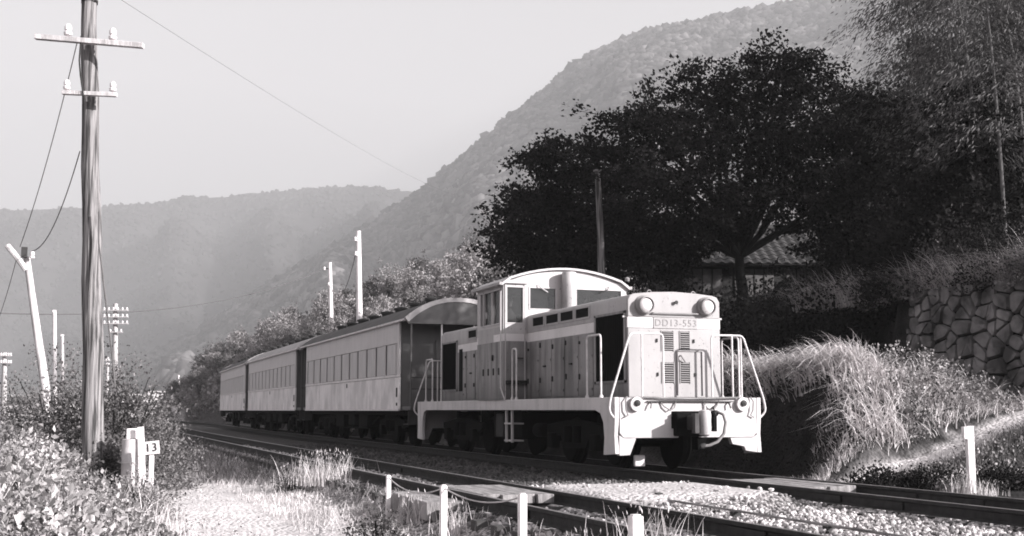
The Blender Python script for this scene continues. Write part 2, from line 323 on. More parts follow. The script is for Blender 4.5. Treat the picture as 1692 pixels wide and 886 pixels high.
def axis(dense0, dense1, step, lo, hi, g=1.09):
    a = list(np.arange(dense0, dense1, step)); s = step
    x = dense1
    while x < hi: a.append(x); s *= g; x += s
    a.append(hi); s = step; x = dense0; b = []
    while x > lo:
        s *= g; x -= s; b.append(max(x, lo))
    return np.array(b[::-1]+a)
ax = axis(-5, 20, .16, -3000, 3000); ay = axis(5, 42, .2, -300, 5200, 1.045)
GX, GY = np.meshgrid(ax, ay); GZ = gz(GX, GY)
V = np.stack([GX, GY, GZ], -1).reshape(-1, 3); nx, ny = len(ax), len(ay)
i, j = np.meshgrid(np.arange(nx-1), np.arange(ny-1)); q = (j*nx+i).ravel()
Fg = np.stack([q, q+1, q+nx+1, q+nx], 1)
def ground_mat():
    m = bpy.data.materials.new('ground_earth_ballast'); m.use_nodes = True; t = m.node_tree; n = t.nodes; L = t.links.new; b = n['Principled BSDF']
    ge = n.new('ShaderNodeNewGeometry'); sp = n.new('ShaderNodeSeparateXYZ'); L(ge.outputs['Position'], sp.inputs[0])
    X, Y, Z = sp.outputs
    def math_(op, a, bb, cl=False):
        k = n.new('ShaderNodeMath'); k.operation = op; k.use_clamp = cl
        for ii, q in enumerate((a, bb)):
            if isinstance(q, (int, float)): k.inputs[ii].default_value = q
            else: L(q, k.inputs[ii])
        return k.outputs[0]
    dt = math_('MAXIMUM', math_('SUBTRACT', Y, T0), 0); d = math_('SUBTRACT', X, math_('DIVIDE', math_('MULTIPLY', dt, dt), 2*RAD))
    def noise(s, det=6, lo=.35, hi=.65):
        z = n.new('ShaderNodeTexNoise'); z.inputs['Scale'].default_value = s; z.inputs['Detail'].default_value = det
        L(ge.outputs['Position'], z.inputs['Vector']); r = n.new('ShaderNodeMapRange'); r.inputs[1].default_value = lo; r.inputs[2].default_value = hi
        L(z.outputs[0], r.inputs[0]); return r.outputs[0]
    def ss(v, a, bb):
        r = n.new('ShaderNodeMapRange'); r.interpolation_type = 'SMOOTHSTEP'
        sw = a > bb
        r.inputs[1].default_value = min(a, bb); r.inputs[2].default_value = max(a, bb)
        if sw: r.inputs[3].default_value = 1; r.inputs[4].default_value = 0
        L(v, r.inputs[0]); return r.outputs[0]
    def mix(f, a, bb):
        x = n.new('ShaderNodeMixRGB')
        if isinstance(f, float): x.inputs[0].default_value = f
        else: L(f, x.inputs[0])
        for ii, q in ((1, a), (2, bb)):
            if isinstance(q, float): x.inputs[ii].default_value = (q*TINT[0], q*TINT[1], q*TINT[2], 1)
            else: L(q, x.inputs[ii])
        return x.outputs[0]
    vo = n.new('ShaderNodeTexVoronoi'); vo.inputs['Scale'].default_value = 17; L(ge.outputs['Position'], vo.inputs['Vector'])
    bwv = n.new('ShaderNodeRGBToBW'); L(vo.outputs['Color'], bwv.inputs[0])
    ball = mix(bwv.outputs[0], .24, .6)
    ball = mix(ss(vo.outputs['Distance'], .3, .65), ball, .10)
    train_shade = math_('MULTIPLY', math_('MULTIPLY', ss(d, 6.0, 6.6), ss(d, 12.0, 11.4)), ss(Y, 16.6, 18.2)); ball = mix(math_('MULTIPLY', train_shade, .8), ball, .03)  # shadow of the train painted into the ballast colour
    path = mix(noise(3.5), .62, .46); path = mix(noise(24, 4, .55, .8), path, .42)
    edge = math_('ADD', d, math_('MULTIPLY', math_('SUBTRACT', noise(1.1, 5, 0, 1), .5), 1.5))
    veg = mix(noise(2.0), .10, .045)
    grass = mix(noise(6.0), .56, .30)
    col = mix(ss(edge, .3, 1.1), veg, path)
    col = mix(math_('MULTIPLY', ss(edge, 2.5, 3.2), ss(Y, 60, 30)), col, grass)
    col = mix(ss(Y, 55, 80), col, mix(noise(.05), .22, .12))
    col = mix(math_('MULTIPLY', ss(d, 3.5, 3.9), ss(d, 11.9, 11.4)), col, ball)
    # trodden deck of the foot crossing and the ramp path
    pt = math_('SUBTRACT', Y, math_('MULTIPLY', math_('MAXIMUM', math_('SUBTRACT', d, 11.5), 0), .16))
    pt = math_('ADD', pt, math_('MULTIPLY', math_('SUBTRACT', noise(1.4, 5, 0, 1), .5), .7))
    band = math_('MULTIPLY', ss(pt, 15.9, 16.4), ss(pt, 17.3, 16.9))
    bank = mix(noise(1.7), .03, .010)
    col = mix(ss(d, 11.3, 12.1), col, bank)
    col = mix(math_('MULTIPLY', band, math_('MULTIPLY', ss(d, 10.4, 11.4), ss(d, 24, 18))), col, path)
    band2 = math_('MULTIPLY', ss(pt, 13.5, 14.0), ss(pt, 16.8, 16.2))
    col = mix(math_('MULTIPLY', band2, math_('MULTIPLY', ss(d, 6.0, 6.4), ss(d, 8.9, 8.6))), col, mix(noise(9), .5, .36))
    L(col, b.inputs['Base Color']); b.inputs['Roughness'].default_value = .95; b.inputs['Specular IOR Level'].default_value = .1
    bn = n.new('ShaderNodeBump'); bn.inputs['Strength'].default_value = .7; bn.inputs['Distance'].default_value = .04
    hh = math_('ADD', noise(14, 5, 0, 1), math_('MULTIPLY', vo.outputs['Distance'], -.9)); L(hh, bn.inputs['Height']); L(bn.outputs[0], b.inputs['Normal'])
    return m
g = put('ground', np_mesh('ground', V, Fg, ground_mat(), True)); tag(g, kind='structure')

# ------------------------------------------------------------------ mountains
def interp(tab, x): a = np.array(tab, float); return np.interp(x, a[:, 0], a[:, 1])
def to_world(px, py, z):
    u = (px-846)/F_PX; v = (443-py)/F_PX; k = z/(np.cos(PIT)-v*np.sin(PIT)); X = u*k
    ca, sa = math.cos(YAW), math.sin(YAW)
    return np.stack([X*ca+z*sa, -X*sa+z*ca, HC+k*(math.sin(PIT)+v*math.cos(PIT))], -1)
def mountain(name, ridge, zr, zf, depth_back, m, nu=260, nv=90, bump=6, foot=None, seed=5, gully=.16):
    """a hillside: crest line along `ridge` at distance zr, its foot nearer at zf, falling away behind"""
    px = np.linspace(ridge[0][0], ridge[-1][0], nu); py = interp(ridge, px)
    top = to_world(px, py, np.full(nu, zr)); fw = np.array([math.sin(YAW), math.cos(YAW)]); 
    rows = []
    for jn in range(nv+14):
        if jn < nv:
            s = jn/(nv-1); zz = zf+(zr-zf)*s
            p = to_world(px, np.full(nu, 678.), np.full(nu, 1.0)); dirx = p[:, :2]
            base = dirx*zz*1.0
            spur = (vnoise(px*.012*60, zz*np.ones(nu)*.15, 60, seed)-.5)*gully*zr*.25*np.sin(s*np.pi)
            hgt = (top[:, 2]+40)*(s**1.15)-40+spur
        else:
            s2 = (jn-nv+1)/14; zz = zr+depth_back*s2; base = to_world(px, np.full(nu, 678.), np.full(nu, 1.0))[:, :2]*zz
            hgt = top[:, 2]*(1-s2**1.4)-30*s2
        rows.append(np.concatenate([base, hgt[:, None]], 1))
    G = np.stack(rows); nvv = len(rows)
    G[..., 2] += (vnoise(G[..., 0], G[..., 1], 22, seed+1)-.5)*bump*1.2*np.minimum(1, np.arange(nvv)/8)[:, None]
    i, j = np.meshgrid(np.arange(nu-1), np.arange(nvv-1)); q = (j*nu+i).ravel()
    return G, np_mesh(name, G.reshape(-1, 3), np.stack([q, q+1, q+nu+1, q+nu], 1), m, True)
mforest = mat('mountain_forest', .17, .03, rough=1, scale=.03, island=.45, spec=0, detail=8)
mfar = mat('far_forest', .075, .04, rough=1, scale=.02, spec=0, detail=9, bump=.0)
R1 = [(-20, 720), (150, 650), (230, 600), (330, 545), (400, 498), (500, 440), (600, 378), (690, 320), (760, 265), (850, 190), (905, 150), (950, 108), (1000, 80), (1080, 52), (1150, 38), (1250, 20), (1340, 2), (1420, -18), (1520, -60), (1650, -90), (1900, -120), (2300, -60)]
G1, me1 = mountain('near_mountain', R1, 2150, 430, 900, mforest, seed=5)
tag(put('mountain', me1), kind='structure')
R0 = [(-900, 420), (-500, 380), (-200, 352), (0, 347), (100, 345), (160, 343), (250, 333), (300, 325), (340, 327), (400, 321), (480, 314), (560, 309), (620, 308), (650, 314), (700, 320), (900, 330), (1300, 320)]
G0, me0 = mountain('far_mountain', R0, 3900, 2200, 1100, mfar, nu=200, nv=50, bump=8, seed=9, gully=.35)
tag(put('mountain', me0), kind='structure')
# tree crowns that clothe the nearer mountain
def on_grid(G, n, vmin=.1):
    nv_, nu_ = G.shape[:2]; a = rng.uniform(vmin, .985, n)*(nv_-15)*1.08; b = rng.uniform(.03, .97, n)*(nu_-1)
    ia, ib = a.astype(int), b.astype(int); fa, fb = (a-ia)[:, None], (b-ib)[:, None]
    return (G[ia, ib]*(1-fb)+G[ia, ib+1]*fb)*(1-fa)+(G[ia+1, ib]*(1-fb)+G[ia+1, ib+1]*fb)*fa
pp = on_grid(G1, 46000, .28)
Vc, Fc = scatter(ICO_V, ICO_F, pp, rng.uniform(5, 11, len(pp)), (1, 1, 1.05), .2)
o = put('forest', np_mesh('mountain_crowns', Vc, Fc, mforest, True)); tag(o, kind='stuff', label='hazy forest crowns clothing the nearer mountain', cat='forest')
pp = on_grid(G0, 12000, .3)
Vc, Fc = scatter(ICO_V, ICO_F, pp, rng.uniform(7, 12, len(pp)), (1, 1, .5), .12)
o = put('forest', np_mesh('far_crowns', Vc, Fc, mfar, True)); tag(o, kind='stuff', label='pale forest crowns on the far ridge', cat='forest')

# ------------------------------------------------------------------ tracks
def rail_prof(): return [(-.035, 0), (.035, 0), (.036, -.035), (.009, -.045), (.009, -.13), (.062, -.145), (.062, -.155), (-.062, -.155), (-.062, -.145), (-.009, -.13), (-.009, -.045), (-.036, -.035)]
def sweep(xc, t0, t1, prof, name, m, parent, zoff=0):
    xm = xc
    ts = list(np.arange(t0, min(t1, T0), 6.0))+list(np.arange(max(t0, T0), t1+.1, 3.0)); mb = MB(); n = len(prof); vs = []
    for t in ts:
        h = heading(t); ox = float(off(t))-(merge(t) if xm > 8 else 0)
        for a, z in prof: vs.append((xc+ox+a, t-a*math.sin(h), z+zoff))
    fs = [(k*n+i, k*n+(i+1) % n, (k+1)*n+(i+1) % n, (k+1)*n+i) for k in range(len(ts)-1) for i in range(n)]
    mb.add(vs, fs); me = bpy.data.meshes.new(name); me.from_pydata(mb.v, [], mb.f); me.materials.append(m)
    return put(name, me, parent)
sl_me = MB().box(-1.05, 1.05, -.1, .1, -.14, 0).mesh('sleeper', M['sleeper'])
fish_mb = MB().box(-.014, .014, -.3, .3, -.05, .03)
fish_me = fish_mb.mesh('fishplate', M['railside'])
bolt_me = MB().lathe([(.022, 0), (.022, .02), (.012, .024)], (0, 0, 0), (-1, 0, 0), 8).mesh('bolt', M['steel'])
def track(xc, label, t_end=172, joints=()):
    tr = thing('railway_track', label, 'track', (0, 0, 0))
    for s in (-1, 1):
        r = sweep(xc+s*.57, 2, t_end, rail_prof(), 'rail', M['railside'], tr)
        sweep(xc+s*.57, 2, t_end, [(-.026, .0025), (.026, .0025), (.026, -.004), (-.026, -.004)], 'rail_head', M['railtop'], r)
        for jt in joints:
            f = put('fishplate', fish_me, r, (xc+s*.57-.024, jt, -.08))
    t = 4.0
    while t < 95:
        put('sleeper', sl_me, tr, (xc+float(off(t))-(merge(t) if xc > 8 else 0), t+random.uniform(-.02, .02), -.172), -heading(t)+random.uniform(-.008, .008)); t += .66
    return tr
track(SIDE, 'near side track running across the foreground past the white stakes', joints=(9.6, 12.4, 22))
track(MAIN, 'farther track that the train stands on', joints=(8.6, 13.2, 12))
# bolts on the near joints
for xc, jt in ((SIDE, 9.6), (SIDE, 12.4), (MAIN, 13.2), (MAIN, 8.6)):
    pass
# ballast stones
def stones(n, x0, x1, t0, t1, smin, smax, zj=.02):
    x = rng.uniform(x0, x1, n); t = t0+(t1-t0)*rng.uniform(0, 1, n)**1.35
    keep = np.ones(n, bool)
    for xc in (SIDE-.57, SIDE+.57, MAIN-.57, MAIN+.57): keep &= np.abs(x-xc) > .085
    keep &= ~((x < 4.3) & (rng.uniform(0, 1, n) < .72))
    keep &= ~((t > 13.7) & (t < 16.4) & (x > 4.0) & (x < 10.2) & (rng.uniform(0, 1, n) < .97))
    x, t = x[keep], t[keep]; s = rng.uniform(smin, smax, len(x))
    xx = x+off(t)
    return np.stack([xx, t, gz(xx, t)+rng.uniform(0, zj, len(x))], 1), s
pa, sa_ = stones(26000, 3.4, 11.6, 6.5, 22, .017, .037, .03)
pb, sb_ = stones(12000, 3.3, 11.8, 20, 42, .03, .048, .02)
ps, ss_ = np.concatenate([pa, pb]), np.concatenate([sa_, sb_]); in_shade = (ps[:, 0] > 6.3) & (ps[:, 1] > 17.2+1.2*vnoise(ps[:, 0], ps[:, 1], .8, 50))  # stones where the train's shadow falls get a darker colour as shade
Vc, Fc = scatter(ICO_V, ICO_F, ps[in_shade], ss_[in_shade], (1, 1, .7), .2)
tag(put('ballast', np_mesh('dark_ballast', Vc, Fc, M['shade_stone'])), 'ballast under and beside the train, coloured dark as its shadow', 'ballast', kind='stuff')
Vc, Fc = scatter(ICO_V, ICO_F, ps[~in_shade], ss_[~in_shade], (1, 1, .7), .2)
tag(put('ballast', np_mesh('ballast_stones', Vc, Fc, M['stone'])), 'loose pale ballast stones around and between the rails', 'ballast', kind='stuff')
# fallen gravel on the path
x = rng.uniform(.6, 3.6, 1200); t = rng.uniform(9, 34, 1200)
Vc, Fc = scatter(ICO_V, ICO_F, np.stack([x, t, gz(x, t)], 1), rng.uniform(.006, .02, 1200), (1, 1, .7), .2)
tag(put('path_gravel', np_mesh('path_gravel', Vc, Fc, M['stone'])), 'scattered gravel on the pale footpath', 'gravel', kind='stuff')
# board crossing
cr = thing('board_crossing', 'short foot crossing of weathered boards laid between the rails', 'crossing', (0, 15, 0))
for xc, k in ((SIDE, 4), (MAIN, 4)):
    for a in range(k):
        w = .92/k; x0 = xc-.46+a*w
        MB().box(x0+.008, x0+w-.008, -1.0+random.uniform(-.05, .05), 1.0+random.uniform(-.05, .05), -.13, -.012+random.uniform(-.008, .004)).build('board', M['board'], cr, .008)
MB().prism([(3.98, -1.0), (4.45, -1.1), (4.45, 1.1), (4.02, .9)], 'z', -.30, -.08).build('ramp_board', M['board'], cr, .01)
rod = thing('rodding_pipe', 'thin rusty signal rod lying on the ballast between the two tracks', 'pipe', (7.05, 8, 0))
MB().tube([(.02, -1, -.13), (0, 3, -.125), (.03, 6.0, -.12)], .015, 6).build('pipe', M['board'], rod)
MB().box(-.04, .04, 6.0, 6.08, -.2, -.04).build('crank', M['dark'], rod)
for k in range(3): MB().box(-.05, .05, .5+k*1.8, .58+k*1.8, -.2, -.13).build('support', M['dark'], rod)

# ------------------------------------------------------------------ locomotive
LX, LY, LL = MAIN, 17.9, 11.9
loco = thing('diesel_locomotive', 'two-tone centre-cab diesel locomotive with its front lightened for the sun at the head of the train', 'locomotive', (LX, LY, 0))
SB, ST = 1.0, 1.21; HW = .87; H0, H1 = .48, 5.3; CY0, CY1 = 5.3, 7.0; R0_, R1_ = 7.0, 11.42
def L_(name, mb, m, bevel=0, parent=None, label=None): return mb.build(name, M[m], parent or loco, bevel, label)
# running board: side sills and deck
L_('deck', MB().box(-1.27, 1.27, .05, LL-.05, SB+.03, ST-.012), 'under')
for s in (-1, 1):
    xa, xb = sorted((s*1.275, s*1.35))
    def legy(mir):
        pr = [(0, ST), (0, .9), (.03, .6), (.0, .30), (.46, .27), (.42, .55), (.46, .8), (.58, .95), (.8, SB)]
        return [(LL-a, z) if mir else (a, z) for a, z in pr]
    prof = legy(False)+legy(True)[::-1]
    L_('side_sill', MB().prism(prof, 'x', xa, xb), 'sill', .008)
# end beams with snow-plough like lower corners
def beam(y0, y1, front=True):
    pts = [(-1.27, ST), (-1.27, .66), (-1.2, .56), (-.98, .545), (-1.09, .27), (-1.29, .27), (-1.29, ST)]
    b = L_('end_beam', MB().prism([(-1.268, ST-.003), (-1.268, .63), (-1.20, .55), (-.2, .55), (-.2, .70), (-.33, .70), (-.33, .98), (.33, .98), (.33, .72), (.2, .70), (.2, .55), (1.20, .55), (1.268, .63), (1.268, ST-.003)], 'y', y0, y1), 'beam', .012)
    for s in (-1, 1):
        q = [(-1.273, .6), (-1.273, .272), (-1.08, .28), (-.97, .548), (-1.19, .548)]
        if s > 0: q = [(1.273, .6), (1.273, .30), (1.05, .33), (1.02, .4), (.80, .44), (.76, .545), (1.19, .548)]
        L_('guard_plate', MB().prism(q, 'y', y0+.005, y1+.03), 'beam', .006)
    return b
fb = beam(0, .07); rb = beam(LL-.07, LL)
L_('corner_step', MB().box(1.0, 1.3, .05, .4, .5, .53), 'beam', .005)
# hoods
def hood(y0, y1, tag_):
    sec = [(-HW, ST), (-HW, 2.86), (-HW+.04, 2.925), (-HW+.12, 2.95), (-.4, 2.985), (0, 3.0), (.4, 2.985), (HW-.12, 2.95), (HW-.04, 2.925), (HW, 2.86), (HW, ST)]
    low = [(p[0], p[1]) for p in sec]
    h = L_('hood', MB().prism([(-HW, ST), (-HW, 2.38), (HW, 2.38), (HW, ST)], 'y', y0, y1), 'body')
    L_('hood_band', MB().prism([(-HW, 2.38), (-HW, 2.56), (HW, 2.56), (HW, 2.38)], 'y', y0+.0, y1), 'band')
    L_('hood_top', MB().prism([(-HW, 2.56)]+sec[1:-1]+[(HW, 2.56)], 'y', y0, y1), 'topg', .01)
    return h
hf = hood(H0+.03, H1, 'front'); hr = hood(R0_, R1_-.03, 'rear')
# front end plate, rounded
def endplate(y0, y1, s):
    w = HW+.004
    low = MB().prism([(-w, ST), (-w, 2.38), (w, 2.38), (w, ST)], 'y', y0, y1)
    L_('hood_end', low, 'front', .02 if False else .015)
    L_('end_band', MB().prism([(-w, 2.383), (-w, 2.557), (w, 2.557), (w, 2.383)], 'y', y0-.001*s, y1), 'band')
    L_('hood_end_top', MB().prism([(-w, 2.56), (-w, 2.85), (-w+.05, 2.93), (-w+.13, 2.957), (-.4, 2.99), (0, 3.006), (.4, 2.99), (w-.13, 2.957), (w-.05, 2.93), (w, 2.85), (w, 2.56)], 'y', y0, y1), 'front', .015)
endplate(H0, H0+.03, 1); endplate(R1_-.03, R1_, -1)
# number panel on the front
npan = L_('number_panel', MB().box(-.40, .44, H0-.012, H0-.003, 2.375, 2.56), 'front', .003)
def text(body, size, loc, rot, m, parent, name='lettering', ext=.003):
    c = bpy.data.curves.new('txt', 'FONT'); c.body = body; c.size = size; c.extrude = ext; c.align_x = 'CENTER'; c.align_y = 'CENTER'; c.space_character = 1.15
    to = bpy.data.objects.new('tmp', c); COL.objects.link(to); bpy.context.view_layer.update()
    me = bpy.data.meshes.new_from_object(to.evaluated_get(bpy.context.evaluated_depsgraph_get())); bpy.data.objects.remove(to)
    me.materials.clear(); me.materials.append(m); o = bpy.data.objects.new(name, me); o.location = loc; o.rotation_euler = rot; return link(o, parent)
text('DD13-553', .165, (.02, H0-.014, 2.465), (math.pi/2, 0, 0), M['numpaint'], npan)
# headlights
for s in (-.57, .60):
    h = L_('headlight', MB().lathe([(.17, 0), (.17, .03), (.145, .05), (.14, .13), (.125, .135), (.12, .1)], (s, H0, 2.76), (0, -1, 0), 28), 'lampring')
    L_('lens', MB().lathe([(.118, .09), (.1, .112), (.06, .128), (.0, .132)], (s, H0, 2.76), (0, -1, 0), 24), 'lamp', parent=h)
L_('grab_bar', MB().tube([(-.42, H0, 2.63), (-.42, H0-.05, 2.63), (.44, H0-.05, 2.63), (.44, H0, 2.63)], .013, 6), 'lampring')
L_('horn', MB().lathe([(.012, -.06), (.018, 0), (.03, .03), (.034, .05)], (.02, H0, 2.82), (0, -1, 0), 10), 'dark')
L_('lifting_eye', MB().tube([(.42+.04*math.cos(a), H0+.1, 2.985+.045*math.sin(a)) for a in np.linspace(0, math.pi, 7)], .01, 6), 'lampring')
L_('lifting_eye', MB().tube([(-.42+.04*math.cos(a), H0+.1, 2.985+.045*math.sin(a)) for a in np.linspace(0, math.pi, 7)], .01, 6), 'lampring')
# louvres
for (xa, xb) in ((-.245, -.03), (.10, .275)):
    for (za, zb) in ((2.0, 2.33), (1.46, 1.80)):
        lv = L_('louvre', MB().box(xa, xb, H0-.006, H0-.002, za, zb), 'gap')
        n = 9; dz = (zb-za)/n
        for k in range(n):
            R = Matrix.Translation((0, H0-.012, za+(k+.62)*dz)) @ Matrix.Rotation(math.radians(32), 4, 'X')
            L_('slat', MB().box(xa+.008, xb-.008, -.014, .010, -.0025, .0025, R), 'front', parent=lv)
        L_('louvre_frame', MB().box(xa-.012, xa, H0-.014, H0-.002, za-.01, zb+.01), 'front', parent=lv); L_('louvre_frame', MB().box(xb, xb+.012, H0-.014, H0-.002, za-.01, zb+.01), 'front', parent=lv)
# door outlines, latches on the end
for x0, x1, z0, z1 in ((.0+.04, .52, 1.25, 2.0),):
    for a, b, c, d in ((x0, x1, z1-.008, z1+.008), (x0-.012, x0+.012, z0, z1), (x1-.012, x1+.012, z0, z1)):
        L_('door_edge', MB().box(a, b, H0-.022, H0-.001, c, d), 'front', .003)
for x_, z_ in ((-.34, 2.17), (.36, 2.17), (-.33, 1.6), (.38, 1.6)):
    L_('latch', MB().box(x_-.012, x_+.012, H0-.022, H0-.002, z_-.03, z_+.03), 'dark')
L_('hook', MB().tube([(.10, H0, 1.92), (.10, H0-.05, 1.91), (.13, H0-.06, 1.86), (.18, H0-.03, 1.81)], .014, 6), 'lampring')
for s in (-1, 1): L_('marker_bracket', MB().box(s*HW-.0, s*(HW+.07), H0+.05, H0+.08, 2.55, 2.58) if s > 0 else MB().box(-HW-.07, -HW, H0+.05, H0+.08, 2.55, 2.58), 'cab')
# hood side furniture, both sides and both hoods
def sides(f, ys, m2):
    """f maps a front-hood y to this hood's y"""
    for s in (-1, 1):
        X = s*HW
        def bx(y0, y1, z0, z1, t=.006, b=.0):
            a, c = sorted((f(y0), f(y1))); p, q = sorted((X+s*b, X+s*(b+t))); return MB().box(p, q, a, c, z0, z1)
        if m2:   # rear hood: two vents, a grill and a slot
            vents = [(2.1, 2.62), (2.76, 3.3)]; vents = [(3.45, 4.0), (2.72, 3.3)]
        else: vents = [(2.11, 2.70), (2.84, 3.45), (3.58, 4.20), (4.35, 4.93)]
        for a, b in vents:
            w = L_('vent_opening', bx(a, b, 2.68, 2.845, .004, .002), 'grill')
            fr = bx(a-.04, b+.04, 2.645, 2.68, .014); fr.v += []; 
            L_('vent_frame', bx(a-.04, b+.04, 2.645, 2.68, .016), 'topg', parent=w); L_('vent_frame', bx(a-.04, b+.04, 2.845, 2.875, .016), 'topg', parent=w)
            L_('vent_frame', bx(a-.05, a, 2.68, 2.845, .014), 'topg', parent=w); L_('vent_frame', bx(b, b+.05, 2.68, 2.845, .014), 'topg', parent=w)
        gr = L_('radiator_grill', bx(.62, 1.78, 1.50, 2.63, .004, .003), 'grill')
        for k in range(16):
            y = .66+k*.072; L_('grill_bar', bx(y, y+.02, 1.51, 2.62, .012, .008), 'black', parent=gr)
        for a, b, c, d in ((.55, 1.85, 2.63, 2.67), (.55, 1.85, 1.46, 1.50), (.55, .62, 1.46, 2.67), (1.78, 1.85, 1.46, 2.67)):
            L_('grill_frame', bx(a, b, c, d, .018, .003), 'body', parent=gr)
        if m2: L_('slot', bx(2.0, 2.24, 1.45, 2.45, .012, .002), 'grill')
        # access doors with latches and hinges
        y0 = 1.92; nd = 5; dw = (5.26-y0)/nd
        for k in range(nd):
            a = y0+k*dw
            if m2 and k == 0: a += .4
            d = L_('access_door', bx(a+.012, y0+(k+1)*dw-.012, ST+.05, 2.36, .010, .001), 'body', .003)
            for zz in (1.55, 2.2):
                zj = zz+random.uniform(-.03, .03); yj = y0+(k+1)*dw-.10+random.uniform(-.02, .02); hj = random.choice((.05, .085, .1)); L_('latch', bx(yj, yj+.045, zj, zj+hj, .022, .012), 'dark', parent=d)
            if k % 2: L_('handle', bx(y0+(k+.5)*dw-.05, y0+(k+.5)*dw+.06, 1.84, 1.87, .03, .012), 'dark', parent=d)
            for zz in (1.35, 1.95): L_('hinge', bx(a+.03, a+.05, zz, zz+.045, .018, .01), 'body', parent=d)
sides(lambda y: y, None, False)
sides(lambda y: H0+R1_-y, None, True)
# exhaust stack in front of the cab, between the two cab windows
L_('exhaust_stack', MB().lathe([(.15, 0), (.15, .86), (.135, .88), (.12, .86)], (.0, CY0-.17, 2.96), (0, 0, 1), 20), 'soot')
# cab
CW = 1.38
cwalls = [(-CW, -.0)]
ZE = 3.62
wins_f = [(-1.30, -.96, 2.78, 3.5), (-.80, -.24, 3.08, 3.5), (.24, .80+.45, 3.08, 3.5)]
def wall_with_holes(mk, a0, a1, z0, z1, holes):
    """tile a wall around rectangular openings; mk(a0,a1,z0,z1) returns a box builder"""
    xs = sorted({a0, a1, *[h[0] for h in holes], *[h[1] for h in holes]}); mb = MB()
    for p, q in zip(xs, xs[1:]):
        hs = sorted([h for h in holes if h[0] <= p+1e-6 and h[1] >= q-1e-6], key=lambda h: h[2]); z = z0
        for h in hs: mk(mb, p, q, z, h[2]); z = h[3]
        mk(mb, p, q, z, z1)
    return mb
ZB = 2.70
for y0, y1, nm in ((CY0, CY0+.05, 'f'), (CY1-.05, CY1, 'r')):
    L_('cab_end_wall', wall_with_holes(lambda mb, a, b, c, d: mb.box(a, b, y0, y1, c, d), -CW, CW, ZB, ZE, wins_f), 'cab')
    L_('cab_end_lower', MB().box(-CW, CW, y0, y1, ST, 2.40), 'body')
    L_('cab_end_band', MB().box(-CW, CW, y0, y1, 2.40, 2.55), 'band'); L_('cab_end_mid', MB().box(-CW, CW, y0, y1, 2.55, ZB), 'cab')
    gy = y0+.02
    for w in wins_f:
        f = L_('cab_window', MB().box(w[0], w[1], gy, gy+.008, w[2], w[3]), 'glass')
        ye = y0-.012 if nm == 'f' else y1
        fr = MB(); fw = .028
        fr.box(w[0]-fw, w[1]+fw, ye, ye+.012, w[3], w[3]+fw).box(w[0]-fw, w[1]+fw, ye, ye+.012, w[2]-fw, w[2]).box(w[0]-fw, w[0], ye, ye+.012, w[2], w[3]).box(w[1], w[1]+fw, ye, ye+.012, w[2], w[3])
        L_('window_frame', fr, 'cab', .003, parent=f)
# cab door on the front, left of the hood
L_('door_edge', MB().box(-1.35, -1.33, CY0-.02, CY0-.0, ST+.02, ZE-.05), 'cab'); L_('door_edge', MB().box(-.93, -.91, CY0-.02, CY0, ST+.02, ZE-.05), 'cab')
L_('door_handle', MB().tube([(-.97, CY0-.0, 2.05), (-.97, CY0-.05, 2.05), (-1.1, CY0-.05, 2.05)], .012, 6), 'dark')
L_('door_shelf', MB().box(-1.34, -.90, CY0-.1, CY0-.0, 1.52, 1.60), 'dark', .01)
L_('door_rain_strip', MB().box(-1.38, -.86, CY0-.06, CY0-.0, ZE-.04, ZE-.02), 'cab')
L_('window_wiper', MB().tube([(-.62, CY0-.03, 3.58), (-.6, CY0-.06, 3.52), (-.42, CY0-.04, 3.42)], .012, 6), 'cab')
L_('window_wiper', MB().tube([(.95, CY0-.03, 3.58), (.93, CY0-.06, 3.52), (.75, CY0-.04, 3.44)], .010, 6), 'dark')
